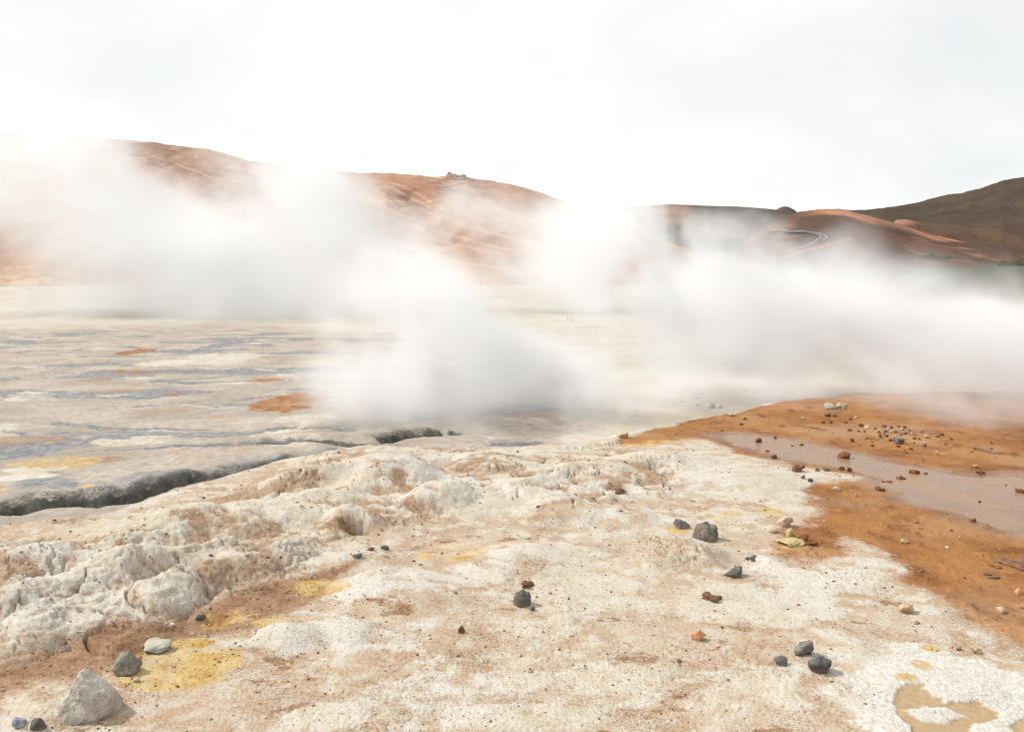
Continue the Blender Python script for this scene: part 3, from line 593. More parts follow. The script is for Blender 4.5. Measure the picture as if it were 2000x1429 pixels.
LEFT, LEFT_S = make_hill('hill', [(-600, 300), (-300, 268), (-100, 258), (60, 262), (180, 271), (235, 272), (300, 278), (330, 283), (400, 291), (440, 300), (490, 315), (600, 326), (690, 338), (740, 339), (790, 341), (850, 345), (910, 346), (960, 353), (1040, 372),
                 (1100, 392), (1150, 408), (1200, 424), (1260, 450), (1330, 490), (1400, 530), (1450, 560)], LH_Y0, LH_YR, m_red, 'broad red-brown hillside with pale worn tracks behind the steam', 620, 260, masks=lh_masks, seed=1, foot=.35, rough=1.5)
def right_masks(kind):
    def f(x, y, z, px, py, t):
        n = fbm2(x * .01, y * .01, 5, 331); n2 = fbm2(x * .03, y * .03, 4, 335)
        Zs = np.zeros(x.size)
        if kind == 'ridge': return [Zs, sstep(60, 20, np.hypot(px - 1310, (py - 418) * 1.8)) * .9, sstep(-.1, .3, n) * .5, sstep(.55, .15, t) * sstep(-.2, .2, n2) * .9 + sstep(.2, .5, n) * .5]
        if kind == 'mountain': return [Zs, .25 * sstep(.1, .4, n2) * sstep(.5, .2, t), sstep(-.1, .35, n) * .5, .8 * sstep(.35, .1, t) * sstep(-.1, .3, n2)]
        if kind == 'red':
            c = np.interp(px, [1560, 1600, 1650, 1700, 1760, 1830], [412, 409, 412, 424, 440, 462]); band = sstep(9, 2, np.abs(py - c - 4) + 5 * n2)
            return [Zs, np.clip(band * 1.0 * sstep(1540, 1640, px) + .45 * sstep(.2, .5, n2), 0, 1), sstep(-.15, .3, n) * sstep(415, 440, py) * .8 * sstep(1530, 1580, px), Zs + .3 * sstep(.3, .1, t) * sstep(0, .3, n2)]
        if kind == 'foot': return [Zs, sstep(.05, .4, n2) * .8 * sstep(.3, .8, t), sstep(-.1, .3, n) * .4, .6 * sstep(.35, .1, t) * sstep(-.1, .3, n2)]
        if kind == 'crag': return [Zs, sstep(50, 15, np.hypot(px - 1757, (py - 426) * 2.2)) * .95, sstep(-.1, .3, n) * .7, .4 * sstep(.4, .1, t)]
        return [Zs, Zs, sstep(-.1, .3, n) * .6, Zs]
    return f
m_ridge = hill_material('dark_heath', (.06, .048, .036), (.085, .065, .045), (.28, .14, .08), (.035, .029, .025), .006, alt2=(.10, .115, .035))
m_mount = hill_material('dark_scree', (.058, .043, .032), (.078, .055, .038), (.16, .09, .06), (.040, .031, .026), .008, alt2=(.07, .075, .035))
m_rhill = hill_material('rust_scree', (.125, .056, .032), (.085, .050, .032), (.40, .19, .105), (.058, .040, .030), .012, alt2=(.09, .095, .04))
m_crag = hill_material('rust_crag', (.10, .058, .036), (.085, .055, .036), (.30, .165, .115), (.055, .04, .032), .012, alt2=(.08, .09, .04))
m_cone = hill_material('cinder', (.10, .07, .085), (.13, .085, .09), (.2, .1, .08), (.08, .06, .07), .01)
_, RIDGE_S = make_hill('hill', [(1000, 440), (1100, 418), (1180, 409), (1250, 403), (1310, 399), (1380, 402), (1450, 404), (1500, 408), (1540, 413), (1580, 420), (1700, 428), (1900, 440)], 1150, 1800, m_ridge, 'low dark heath ridge with a rusty scar under the mast', 260, 70, masks=right_masks('ridge'), seed=3, rough=.35, zb=-3)
make_hill('hill', [(1495, 424), (1512, 412), (1524, 405), (1532, 403), (1540, 404), (1550, 409), (1562, 418), (1575, 425)], 3300, 3500, m_cone, 'small purple-brown volcanic cone on the skyline', 60, 30, masks=right_masks('cone'), seed=5, rough=.1, zb=-30, foot=.2)
_, MOUNT_S = make_hill('hill', [(1440, 440), (1500, 428), (1560, 417), (1650, 412), (1700, 409), (1760, 402), (1800, 394), (1820, 388), (1850, 380), (1880, 377), (1920, 366), (1945, 358), (1962, 351), (1985, 349), (2010, 343), (2100, 322), (2250, 300), (2500, 320)], 720, 1500, m_mount, 'big dark brown mountain flank rising out of the frame', 420, 130, masks=right_masks('mountain'), seed=7, rough=1.1, crestn=.06, zb=-3)
make_hill('hill', [(1680, 448), (1715, 439), (1738, 431), (1752, 428), (1770, 429), (1795, 433), (1850, 436), (1900, 440), (1940, 436), (1960, 434), (2000, 444), (2100, 460), (2300, 470)], 640, 860, m_crag, 'brown hummocks with one bare pinkish crest below the dark mountain', 260, 70, masks=right_masks('crag'), seed=9, rough=1.1, taper=.12, zb=-4)
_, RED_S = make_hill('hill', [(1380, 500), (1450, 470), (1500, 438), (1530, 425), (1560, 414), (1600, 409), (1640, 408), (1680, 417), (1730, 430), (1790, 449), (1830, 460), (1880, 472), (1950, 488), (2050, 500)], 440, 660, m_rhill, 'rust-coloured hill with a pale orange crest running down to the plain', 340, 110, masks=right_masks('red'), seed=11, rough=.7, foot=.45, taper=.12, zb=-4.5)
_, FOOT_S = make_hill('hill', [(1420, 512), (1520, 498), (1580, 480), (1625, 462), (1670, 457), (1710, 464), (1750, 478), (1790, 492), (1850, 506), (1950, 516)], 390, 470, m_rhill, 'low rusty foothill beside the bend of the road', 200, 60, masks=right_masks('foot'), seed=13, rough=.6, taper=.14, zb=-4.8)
print('hills', time.time() - T0)

# road winding round the rust-coloured hill
def ribbon(pts, width, lift, off=0.0):
    P = np.array(pts, float); n = 60; tt = np.linspace(0, len(P) - 1, n)
    x = np.interp(tt, np.arange(len(P)), P[:, 0]); y = np.interp(tt, np.arange(len(P)), P[:, 1])
    k = np.hanning(9); k /= k.sum(); x = np.convolve(np.pad(x, 4, mode='edge'), k, 'valid'); y = np.convolve(np.pad(y, 4, mode='edge'), k, 'valid')
    dx = np.gradient(x); dy = np.gradient(y); l = np.hypot(dx, dy) + 1e-9; nx, ny = -dy / l, dx / l
    V = []
    for s in (-.5, -.17, .17, .5):
        V.append((x + nx * (s * width + off), y + ny * (s * width + off)))
    X = np.stack([v[0] for v in V]); Y = np.stack([v[1] for v in V])
    Zc = np.maximum(RED_S(x, y), np.interp(y, PLAIN_Y, PLAIN_Z)); Z = np.maximum(RED_S(X.ravel(), Y.ravel()).reshape(X.shape), Zc[None]) + lift
    return np.stack([X.ravel(), Y.ravel(), Z.ravel()], 1), grid_faces(4, n)
def on_red(px, py): return at_surf(px, py, lambda X, Y: RED_S(X, Y), 380, 680, 900)
road_px = [(1500, 452), (1530, 454), (1560, 455), (1590, 457), (1606, 461), (1610, 466), (1600, 472), (1580, 480), (1560, 488), (1535, 497)]
RP = [on_red(*p) for p in road_px]
m_asph = new_mat('asphalt'); bb = NB(m_asph); bb.bsdf(bb.mix(bb.noise(.4, 4), (.045, .05, .06), (.07, .075, .085)), .8)
m_line = new_mat('road_paint'); bb = NB(m_line); bb.bsdf(bb.mix(bb.noise(2., 3), (.5, .5, .5), (.62, .62, .62)), .7)
v, f = ribbon(RP, 4.6, .5); road = mesh_obj('road', v, f, m_asph); tag(road, 'dark road bending round the rust-coloured hill', 'road', kind='structure')
for off in (-1.9, 1.9):
    v, f = ribbon(RP, .32, .62, off); mesh_obj('edge_line', v, f, m_line, parent=road)

# ------------------------------------------------------------------ far details
# rocky knob on the hilltop and grey outcrop on the lower slope
def rock_mat(name, a, b_, speck, scale=9.0, sp=.35, top=None, rough=.95, dust=.4):
    m = new_mat(name); b = NB(m); n = b.noise(scale, 5, .65); n2 = b.noise(scale * 5, 4, .7); n3 = b.noise(scale * 14, 2, .6)
    col = b.mix(b.ramp(n, .38, .62), a, b_); col = b.mix(b.math('MULTIPLY', b.ramp(n2, .55, .68), sp), col, speck); col = b.mix(b.math('MULTIPLY', b.ramp(n3, .56, .66), sp), col, speck)
    if top:
        col = b.mix(b.ramp(b.noise(scale * .8, 4, .6), .5, .66), col, top)
    gz = b.n('ShaderNodeTexCoord').outputs['Generated']; gx_ = b.n('ShaderNodeSeparateXYZ'); b.L.new(gz, gx_.inputs[0])
    col = b.mix(b.math('MULTIPLY', b.ramp(b.math('ADD', gx_.outputs[2], b.math('MULTIPLY', b.math('SUBTRACT', n, .5), .9)), .48, .18), dust), col, (.36, .235, .14))
    b.bsdf(col, rough, b.math('ADD', n2, b.math('MULTIPLY', n3, .5)), .1e1, .5 / scale * .14, .12)
    return m
ICO = {}
def ico(sub):
    if sub not in ICO:
        bm = bmesh.new(); bmesh.ops.create_icosphere(bm, subdivisions=sub, radius=1.0); bm.verts.ensure_lookup_table()
        ICO[sub] = (np.array([v.co[:] for v in bm.verts]), np.array([[v.index for v in f.verts] for f in bm.faces])); bm.free()
    return ICO[sub]
def rock_shape(style, seed, sub=4):
    """unit rock: fits about -1..1 in x and y, 0..2 in z before scaling"""
    rg = np.random.default_rng(seed); V, F = ico(sub); V = V / np.linalg.norm(V, axis=1, keepdims=True)
    def planes(N, Hh, k=18):
        q = np.clip(V @ N.T, 1e-3, None) / Hh; return (np.sum(q ** k, 1)) ** (-1 / k)
    if style == 'boulder':      # leaning pyramid: bright left face, broad front face, undercut on the right
        N = np.array([[-.82, -.10, .55], [-.10, -.84, .50], [.55, -.10, .83], [.30, .75, .55], [-.45, .78, .42], [.25, -.70, -.66], [.80, -.35, -.48], [0, 0, -1], [-.85, -.45, -.25], [.45, -.80, .30], [.97, -.1, .05], [.75, -.45, .45]]); N /= np.linalg.norm(N, axis=1, keepdims=True)
        r = planes(N, np.array([.60, .60, .66, .75, .70, .80, .86, .66, .84, .72, .88, .80]), 20)
        amp = .09
    elif style == 'knob':
        L = [((-.55, -.1, .25), .50), ((.0, .1, .35), .62), ((.55, .0, .35), .48), ((-.1, -.35, -.2), .75), ((.45, -.2, -.15), .62), ((-.5, .1, -.3), .60), ((-.62, .05, .62), .24), ((.68, .05, .62), .26), ((.05, .1, .80), .28)]
        r = np.full(len(V), .5)
        for c, q in L:
            c = np.array(c); bq = V @ c; disc = bq * bq - (c @ c - q * q); h = np.where(disc > 0, bq + np.sqrt(np.maximum(disc, 0)), 0); r = np.maximum(r, h)
        amp = .06
    elif style == 'clump':
        r = np.full(len(V), .35)
        for i in range(9):
            a = rg.uniform(0, 6.28); c = np.array([math.cos(a) * rg.uniform(.2, .7), math.sin(a) * rg.uniform(.2, .7), rg.uniform(-.3, .35)]); q = rg.uniform(.22, .42)
            bq = V @ c; disc = bq * bq - (c @ c - q * q); h = np.where(disc > 0, bq + np.sqrt(np.maximum(disc, 0)), 0); r = np.maximum(r, h)
        amp = .10
    else:
        npl = {'angular': 16, 'round': 18, 'flat': 16, 'shard': 14}[style]; N = rg.normal(size=(npl, 3)); N /= np.linalg.norm(N, axis=1, keepdims=True)
        N = np.vstack([N, np.eye(3), -np.eye(3)]); Hh = np.concatenate([rg.uniform(.58, .98, npl), np.full(6, 1.15)])
        r = planes(N, Hh, {'angular': 26, 'round': 18, 'flat': 18, 'shard': 30}[style]); amp = {'angular': .16, 'round': .15, 'flat': .15, 'shard': .13}[style]
    o = rg.uniform(0, 90, 3)
    nz = fbm3(V[:, 0] * 1.6 + o[0], V[:, 1] * 1.6 + o[1], V[:, 2] * 1.6 + o[2], 5, seed % 50, .6); nz2 = fbm3(V[:, 0] * 7 + o[0], V[:, 1] * 7, V[:, 2] * 7, 3, 3, .6)
    P = V * (r * (1 + amp * 2.2 * nz + amp * .8 * nz2))[:, None]
    mn, mx = P.min(0), P.max(0); P = (P - (mn + mx) / 2) / ((mx - mn) / 2); P[:, 2] += 1
    return P, F
RM = dict(
    pale=rock_mat('pale_tan_rock', (.40, .355, .30), (.53, .495, .445), (.13, .105, .08), 14, .65, dust=.2),
    moss=rock_mat('grey_green_rock', (.165, .16, .13), (.28, .27, .225), (.07, .075, .05), 22, .5),
    chalk=rock_mat('chalky_rock', (.38, .365, .30), (.50, .475, .405), (.18, .16, .12), 24, .55),
    blue=rock_mat('blue_grey_rock', (.17, .20, .27), (.36, .38, .42), (.09, .10, .13), 30, .4),
    basalt=rock_mat('basalt', (.08, .078, .076), (.165, .16, .152), (.035, .037, .04), 26, .6),
    speck=rock_mat('speckled_basalt', (.125, .12, .118), (.24, .23, .22), (.045, .045, .05), 30, .7),
    olive=rock_mat('olive_rock', (.08, .082, .07), (.16, .155, .125), (.04, .04, .035), 24, .5, top=(.20, .20, .185)),
    knob=rock_mat('weathered_basalt', (.10, .095, .08), (.24, .215, .175), (.045, .04, .035), 20, .5, top=(.26, .17, .11)),
    rust=rock_mat('rusty_stone', (.14, .058, .028), (.22, .10, .05), (.06, .028, .017), 30, .4),
    brown=rock_mat('brown_clod', (.14, .075, .045), (.24, .14, .085), (.06, .035, .025), 30, .5),
    peach=rock_mat('orange_stone', (.50, .25, .13), (.60, .36, .21), (.25, .11, .06), 26, .35),
    tan=rock_mat('tan_stone', (.46, .33, .22), (.58, .46, .34), (.22, .13, .08), 28, .35),
    sulphur=rock_mat('sulphur_stone', (.40, .31, .13), (.52, .47, .34), (.20, .15, .07), 22, .4, top=(.46, .33, .08)),
    hill=rock_mat('hill_outcrop', (.27, .15, .10), (.36, .235, .17), (.12, .065, .045), .5, .5),
    ash=rock_mat('ash_grey_outcrop', (.20, .18, .16), (.30, .275, .245), (.10, .09, .08), 1.2, .5))
def put_rock(name, px, py, wpx, hpx, style, mat, label, group=None, sub=4, rot=None, deep=.85, sink=.26):
    seed = int(px * 7 + py * 13) % 100000
    x, y = on_ground(px, py + hpx * .42); z = ground_z(x, y); d = math.hypot(y, CAM_Z - z)
    wd = wpx / FPX * d; h = hpx / FPX * d * 1.06
    P, F = rock_shape(style, seed, sub); rg = random.Random(seed)
    P = P * np.array([wd / 2, wd / 2 * deep, h / 2 * 1.16]) * .94
    o = mesh_obj(name, P, F, RM[mat]); o.location = (x, y + wd * deep * .35, 0); o.location.z = z - sink * h
    o.rotation_euler = (0, 0, rot if rot is not None else rg.uniform(-.5, .5))
    return tag(o, label, 'rock', group)
ROCKS = [
 ('boulder', 153, 1370, 124, 94, 'boulder', 'pale', 'large pale tan pointed boulder in the lower corner, speckled and undercut'),
 ('rock', 240, 1302, 52, 42, 'round', 'moss', 'round grey-green mossy rock behind the pale pointed boulder'),
 ('rock', 298, 1270, 58, 17, 'flat', 'chalk', 'flat chalky stone beside the yellow sulphur stain'),
 ('rock', 34, 1415, 30, 18, 'round', 'blue', 'blue-grey stone at the bottom edge left of the pale boulder'),
 ('rock', 70, 1420, 30, 22, 'angular', 'basalt', 'dark jagged stone between the blue-grey stone and the pale boulder'),
 ('rock', 390, 1209, 20, 12, 'angular', 'basalt', 'small dark stone lying alone on the brown soil strip'),
 ('rock', 1020, 1172, 36, 33, 'knob', 'olive', 'dark greenish-grey knobbly rock in the middle foreground, brown rock behind it'),
 ('rock', 1031, 1144, 28, 14, 'clump', 'brown', 'dark brown crumbly rock just behind the dark greenish-grey rock'),
 ('rock', 1040, 1189, 12, 9, 'angular', 'speck', 'tiny grey chip at the foot of the dark greenish-grey rock'),
 ('rock', 902, 1230, 15, 15, 'round', 'brown', 'small dark brown stone alone on the pale sand'),
 ('rock', 751, 1070, 17, 9, 'round', 'basalt', 'small dark pebble right of the other two below the mounds'),
 ('rock', 724, 1073, 15, 7, 'flat', 'brown', 'small flat brown pebble below the mounds'),
 ('rock', 697, 1087, 20, 10, 'angular', 'speck', 'small grey pebble in the middle left below the mounds'),
 ('rock', 1333, 1024, 32, 20, 'round', 'speck', 'smooth grey oval rock with yellow rim, behind the knobbly rock'),
 ('rock', 1382, 1042, 52, 38, 'knob', 'knob', 'knobbly dark weathered rock, biggest on the crust beside the orange bay'),
 ('rock', 1435, 1121, 37, 20, 'round', 'olive', 'dark greenish oval rock in front of the crumbled mound'),
 ('rock', 1395, 1171, 40, 14, 'clump', 'brown', 'crumbly dark brown clod on the pale crust'),
 ('rock', 1470, 1092, 24, 10, 'clump', 'basalt', 'crumbly dark chips just right of the greenish oval rock'),
 ('rock', 1365, 1243, 28, 22, 'angular', 'peach', 'orange angular stone on the pale sand'),
 ('rock', 1571, 1267, 38, 31, 'shard', 'speck', 'speckled grey pointed rock, rearmost of the trio at lower right'),
 ('rock', 1527, 1293, 27, 17, 'angular', 'speck', 'small grey rock, leftmost of the trio at lower right'),
 ('rock', 1605, 1303, 45, 37, 'round', 'basalt', 'rounded dark blue-grey rock, largest of the trio at lower right'),
 ('rock', 1535, 1021, 32, 22, 'angular', 'tan', 'pale brown broken rock at the back of the orange bay'),
 ('rock', 1511, 1036, 18, 12, 'angular', 'tan', 'small pale stone left of the broken rock in the orange bay'),
 ('rock', 1547, 1043, 25, 24, 'shard', 'sulphur', 'upright yellow and white stone in the orange bay'),
 ('rock', 1549, 1063, 58, 12, 'flat', 'sulphur', 'flat yellow sulphur slab lying in the orange bay'),
 ('rock', 1573, 1052, 22, 12, 'clump', 'rust', 'rusty crumbs beside the yellow stone in the orange bay'),
 ('rock', 1590, 1063, 26, 8, 'clump', 'rust', 'low dark crumbs right of the yellow slab'),
 ('rock', 1775, 1192, 30, 18, 'angular', 'tan', 'pale tan stone on the edge of the orange mud, lower right'),
 ('rock', 1790, 1216, 12, 8, 'angular', 'tan', 'small pale chip in front of the tan stone at the mud edge'),
 ('rock', 1768, 1058, 17, 9, 'angular', 'tan', 'pale pebble in the middle of the orange mud'),
 ('rock', 1852, 1070, 12, 5, 'flat', 'tan', 'thin pale pebble right of another on the orange mud'),
 ('rock', 1960, 1193, 22, 12, 'angular', 'tan', 'pale stone at the right border on the dark orange mud'),
 ('rock', 1992, 1156, 18, 11, 'angular', 'peach', 'orange-tan stone cut by the right border'),
 ('rock', 1910, 1272, 24, 14, 'clump', 'sulphur', 'yellow-green lump on the sand above the salt crust'),
 ('rock', 1875, 1268, 12, 8, 'clump', 'moss', 'small greenish lump left of the yellow-green one'),
 ('rock', 1651, 891, 26, 17, 'round', 'rust', 'biggest red-brown stone standing in the stream'),
 ('rock', 1482, 861, 15, 12, 'round', 'rust', 'red-brown stone at the upper end of the stream'),
 ('rock', 1513, 893, 13, 9, 'round', 'rust', 'small red-brown stone on the near edge of the upper stream'),
 ('rock', 1500, 881, 9, 5, 'angular', 'rust', 'tiny red-brown stone between two others at the upper stream'),
 ('rock', 1561, 915, 26, 17, 'clump', 'brown', 'dark crumbly clod on the crust just before the stream'),
 ('rock', 1569, 932, 10, 8, 'round', 'speck', 'tiny grey stone below the dark crumbly clod'),
 ('rock', 1584, 939, 11, 8, 'round', 'basalt', 'black pebble on the pale crust near the stream'),
 ('rock', 1597, 917, 10, 7, 'angular', 'basalt', 'small black chip on the white spit by the stream'),
 ('rock', 1616, 917, 14, 8, 'angular', 'brown', 'brown chip on the white spit by the stream'),
 ('rock', 1645, 915, 12, 7, 'round', 'rust', 'small rusty stone in front of the biggest stream stone'),
 ('rock', 1660, 917, 12, 10, 'round', 'rust', 'small rusty stone right of its twin at the stream edge'),
 ('rock', 1635, 955, 13, 9, 'round', 'chalk', 'white pebble on the crust beside the ochre mud'),
 ('rock', 1790, 923, 22, 11, 'clump', 'rust', 'rusty clod in midstream, far one of two'),
 ('rock', 1809, 926, 12, 6, 'clump', 'rust', 'low rusty clod touching the far midstream one'),
 ('rock', 1763, 935, 20, 10, 'clump', 'rust', 'rusty clod in midstream, near one of two'),
 ('rock', 1735, 943, 26, 5, 'clump', 'rust', 'low strip of rusty mud clods at the inner stream bend'),
 ('rock', 1722, 956, 20, 9, 'clump', 'rust', 'crumbly rusty clod at the near bank of the stream'),
 ('rock', 1901, 1017, 16, 10, 'clump', 'brown', 'dark clod near the lower edge of the wide stream'),
 ('rock', 1913, 981, 7, 8, 'shard', 'brown', 'small upright dark splinter in the wide stream'),
 ('rock', 1918, 923, 16, 7, 'clump', 'rust', 'rusty clod on the far shore of the wide stream'),
 ('rock', 1908, 911, 12, 6, 'angular', 'peach', 'orange pebble on the ochre shore of the wide stream'),
 ('rock', 1994, 960, 18, 12, 'clump', 'rust', 'rusty clod at the right border in the stream'),
 ('rock', 1965, 949, 8, 5, 'angular', 'rust', 'tiny rusty stone near the right border in the stream'),
 ('rock', 1759, 862, 26, 13, 'clump', 'basalt', 'dark grey lumpy rock in the middle of the rubble patch'),
 ('rock', 1811, 853, 11, 7, 'round', 'tan', 'pale pebble at the right end of the rubble patch'),
 ('rock', 1665, 860, 9, 8, 'angular', 'rust', 'red-brown stone left of the rubble patch'),
 ('rock', 1618, 811, 14, 8, 'clump', 'brown', 'grey-brown lump at the back of the orange flat under the steam'),
 ('rock', 1631, 812, 10, 6, 'clump', 'brown', 'smaller grey-brown lump beside the one under the steam'),
 ('rock', 1623, 793, 22, 16, 'shard', 'chalk', 'pale pointed rock on the white bank under the steam'),
 ('rock', 1645, 793, 30, 12, 'clump', 'sulphur', 'yellowish crumbly block next to the pale pointed rock'),
 ('rock', 1367, 765, 14, 13, 'shard', 'chalk', 'upright pale rock on the white bank, left end'),
 ('rock', 1351, 766, 9, 6, 'round', 'tan', 'small tan pebble left of the upright pale rock'),
 ('rock', 1362, 774, 14, 8, 'round', 'tan', 'tan stone in front of the upright pale rock'),
 ('rock', 1332, 784, 12, 5, 'flat', 'tan', 'low tan stone on the white bank, left of the others'),
 ('rock', 1363, 790, 7, 5, 'angular', 'tan', 'tiny tan chip on the white bank between splinter and tan stones'),
 ('rock', 1391, 792, 14, 14, 'shard', 'chalk', 'pale grey leaning splinter on the white bank'),
 ('rock', 1408, 794, 9, 8, 'angular', 'tan', 'tan chip right of the pale grey leaning splinter'),
 ('rock', 1430, 810, 14, 8, 'round', 'tan', 'rounded tan stone on the ochre edge of the flat'),
 ('rock', 1455, 818, 9, 6, 'angular', 'brown', 'brown stone on the ochre edge right of the tan one'),
 ('rock', 1448, 828, 8, 5, 'angular', 'rust', 'tiny rusty stone on the beige flat under the ochre edge'),
 ('rock', 1457, 761, 12, 9, 'angular', 'tan', 'tan block on the crumbly ledge, left of three'),
 ('rock', 1467, 765, 10, 7, 'angular', 'tan', 'tan block on the crumbly ledge, middle of three'),
 ('rock', 1477, 764, 11, 8, 'round', 'chalk', 'greyish block on the crumbly ledge, right of three'),
 ('rock', 1568, 817, 8, 5, 'flat', 'chalk', 'white pebble on the beige flat far back'),
 ('rock', 1515, 855, 7, 5, 'angular', 'rust', 'tiny rusty stone on the far bank of the upper stream'),
 ('rock', 1548, 871, 7, 4, 'angular', 'rust', 'tiny dark stone lying in the upper stream'),
 ('rock', 1566, 868, 9, 5, 'clump', 'rust', 'tiny rusty clod beside the upper stream'),
 ('rock', 1217, 851, 26, 12, 'flat', 'tan', 'low beige block at the pointed end of the ochre bank'),
 ('rock', 2010, 1109, 90, 10, 'clump', 'brown', 'dark cracked mud ridge at the right border'),
 ('rock', 1940, 1127, 30, 7, 'clump', 'brown', 'small dark mud flake on the orange mud, lower one'),
 ('rock', 1948, 1108, 22, 5, 'clump', 'brown', 'small dark mud flake on the orange mud, upper one'),
 ('rock', 1210, 960, 26, 11, 'clump', 'brown', 'brown crumbly patch stone under the white mound lip'),
 ('rock', 130, 1270, 12, 8, 'angular', 'blue', 'tiny blue-grey pebble above the pale pointed boulder'),
 ('rock', 265, 1330, 13, 8, 'round', 'chalk', 'small cream pebble on the yellow stain in front of the mossy rock'),
 ('rock', 200, 1335, 9, 7, 'angular', 'basalt', 'tiny dark chip between the boulder and the yellow stain'),
]
for r_ in ROCKS: put_rock(*r_, sub=5 if r_[3] > 60 and r_[0] == 'boulder' else (4 if r_[3] > 24 else 3), rot=0.0 if r_[5] in ('boulder', 'knob') else None)
# rubble strewn over the orange flat: look-alikes
RUB = [(380, 285, 9), (465, 297, 6), (520, 297, 7), (545, 258, 11), (655, 305, 8), (705, 250, 10), (715, 295, 8), (765, 300, 5), (660, 335, 7), (670, 350, 6), (730, 340, 9), (820, 335, 6), (760, 378, 9), (895, 258, 8), (900, 315, 9), (960, 320, 7), (935, 285, 6), (985, 360, 9), (1030, 368, 8),
       (1165, 368, 6), (1240, 325, 9), (1330, 370, 7), (835, 435, 9), (920, 450, 6), (955, 458, 7), (895, 470, 5), (905, 493, 6), (1085, 410, 7), (1080, 430, 9), (595, 430, 8), (590, 398, 5), (685, 388, 5), (540, 362, 5), (770, 260, 8), (840, 250, 7), (875, 275, 9), (490, 240, 10),
       (1200, 345, 7), (1270, 415, 5), (1325, 433, 5), (1545, 462, 6), (1700, 405, 6), (1700, 460, 6), (1195, 488, 7), (1515, 490, 5), (345, 213, 8), (390, 183, 9), (440, 165, 7), (135, 213, 8), (210, 212, 7), (620, 270, 6), (740, 275, 7), (810, 300, 6), (860, 330, 6), (700, 320, 6), (790, 350, 5), (1000, 330, 5), (1050, 300, 5), (980, 400, 5), (640, 360, 5)]
for i, (zx, zy, wd) in enumerate(RUB):
    put_rock('rubble_stone', 1580 + zx / 4.76, 780 + zy / 4.76, wd, wd * .62, ('angular', 'round', 'clump')[i % 3], ('rust', 'rust', 'brown', 'tan')[i % 4],
             ('small reddish stone scattered in the rubble on the orange flat', 'small reddish stone scattered in the rubble on the orange flat', 'small dark brown stone scattered in the rubble on the orange flat', 'small pale tan stone scattered in the rubble on the orange flat')[i % 4],
             ('reddish rubble stones on the orange flat', 'reddish rubble stones on the orange flat', 'dark brown rubble stones on the orange flat', 'pale rubble stones on the orange flat')[i % 4], sub=2)
print('rocks', time.time() - T0)

# loose grit on the near ground
def grit():
    rg = np.random.default_rng(5); n = 24000
    d = 1 / rg.uniform(1 / 9.5, 1 / 2.7, n * 2); a = rg.uniform(-.60, .60, n * 2); x = d * np.sin(a); y = d * np.cos(a)
    z, M = terrain(x, y); keep = rg.uniform(0, 1, n * 2) < (.16 + .84 * np.clip(M['brown'] + .45 * sstep(.05, .4, fbm2(x * 1.7, y * 1.7, 3, 260)), 0, 1)) * (1 - .85 * M['salt']) * (1 - M['flat']) * (1 - M['wet']) * (M['far'] < .2)
    x, y, z, d = x[keep][:n], y[keep][:n], z[keep][:n], d[keep][:n]; n = len(x); M = {k: v[keep][:n] for k, v in M.items()}
    V0, F0 = ico(1); r = .0016 * np.exp(rg.normal(0, .55, n)) * np.clip(d / 3.4, .9, 2.0)
    r = np.clip(r, .0012, .011)
    P = V0[None] * (r[:, None, None] * rg.uniform(.65, 1.35, (n, len(V0), 1))) * np.stack([rg.uniform(.8, 1.4, n), rg.uniform(.8, 1.4, n), rg.uniform(.55, .9, n)], 1)[:, None, :]
    P = P + np.stack([x, y, z + r * .25], 1)[:, None, :]
    F = (F0[None] + (np.arange(n) * len(V0))[:, None, None]).reshape(-1, 3)
    m = new_mat('grit'); b = NB(m); c = b.attr('tint'); col = b.mix(b.ramp(c[0], .0, .55), (.13, .065, .035), (.42, .27, .17)); col = b.mix(b.ramp(c[0], .55, 1.0), col, (.62, .54, .43)); b.bsdf(col, .95)
    o = mesh_obj('gravel', P.reshape(-1, 3), F, m, smooth=False); t = np.repeat(np.clip(rg.uniform(0, 1, n) ** 1.3 - .25 * M['orange'], 0, 1), len(V0)); set_col(o, 'tint', [t, t, t, t])
    tag(o, 'fine brown and cream grit strewn over the near crust', 'gravel', kind='stuff')
grit()
print('grit', time.time() - T0)

# rock outcrops on the red hill
def outcrop(name, px, py, wpx, parts, mat, label, Y=None, seedo=0):
    x, y = at_surf(px, py, LEFT_S, LH_Y0, LH_YR * 1.02, 1500); z = float(LEFT_S(x, y)[0]); k = y / FPX
    root = bpy.data.objects.new(name, None); COL.objects.link(root); root.location = (x, y, z); tag(root, label, 'rock')
    for i, (dx, dz, wv, hv, st) in enumerate(parts):
        P, F = rock_shape(st, 900 + i * 17 + seedo, 4); P = P * np.array([wv * k / 2, wv * k * .35, hv * k / 2]); P[:, 0] += dx * k; P[:, 2] += (dz - hv * .35) * k; P[:, 1] -= .2 * wv * k
        mesh_obj('crag', P, F, RM[mat], parent=root)
outcrop('rock_outcrop', 885, 349, 60, [(-3, 2, 22, 12, 'knob'), (-7, 7, 8, 9, 'angular'), (14, 1, 24, 10, 'clump'), (-22, -3, 22, 5, 'flat'), (2, -6, 46, 12, 'clump'), (26, -2, 20, 6, 'angular')], 'hill', 'craggy rock knob standing on the crest of the red hill')
outcrop('rock_outcrop', 792, 496, 60, [(-14, 4, 18, 14, 'angular'), (-4, 6, 14, 12, 'shard'), (8, 2, 26, 10, 'clump'), (30, -4, 34, 8, 'flat'), (60, -10, 40, 6, 'clump')], 'ash', 'ash grey outcrop on the lower slope half lost in steam', seedo=300)

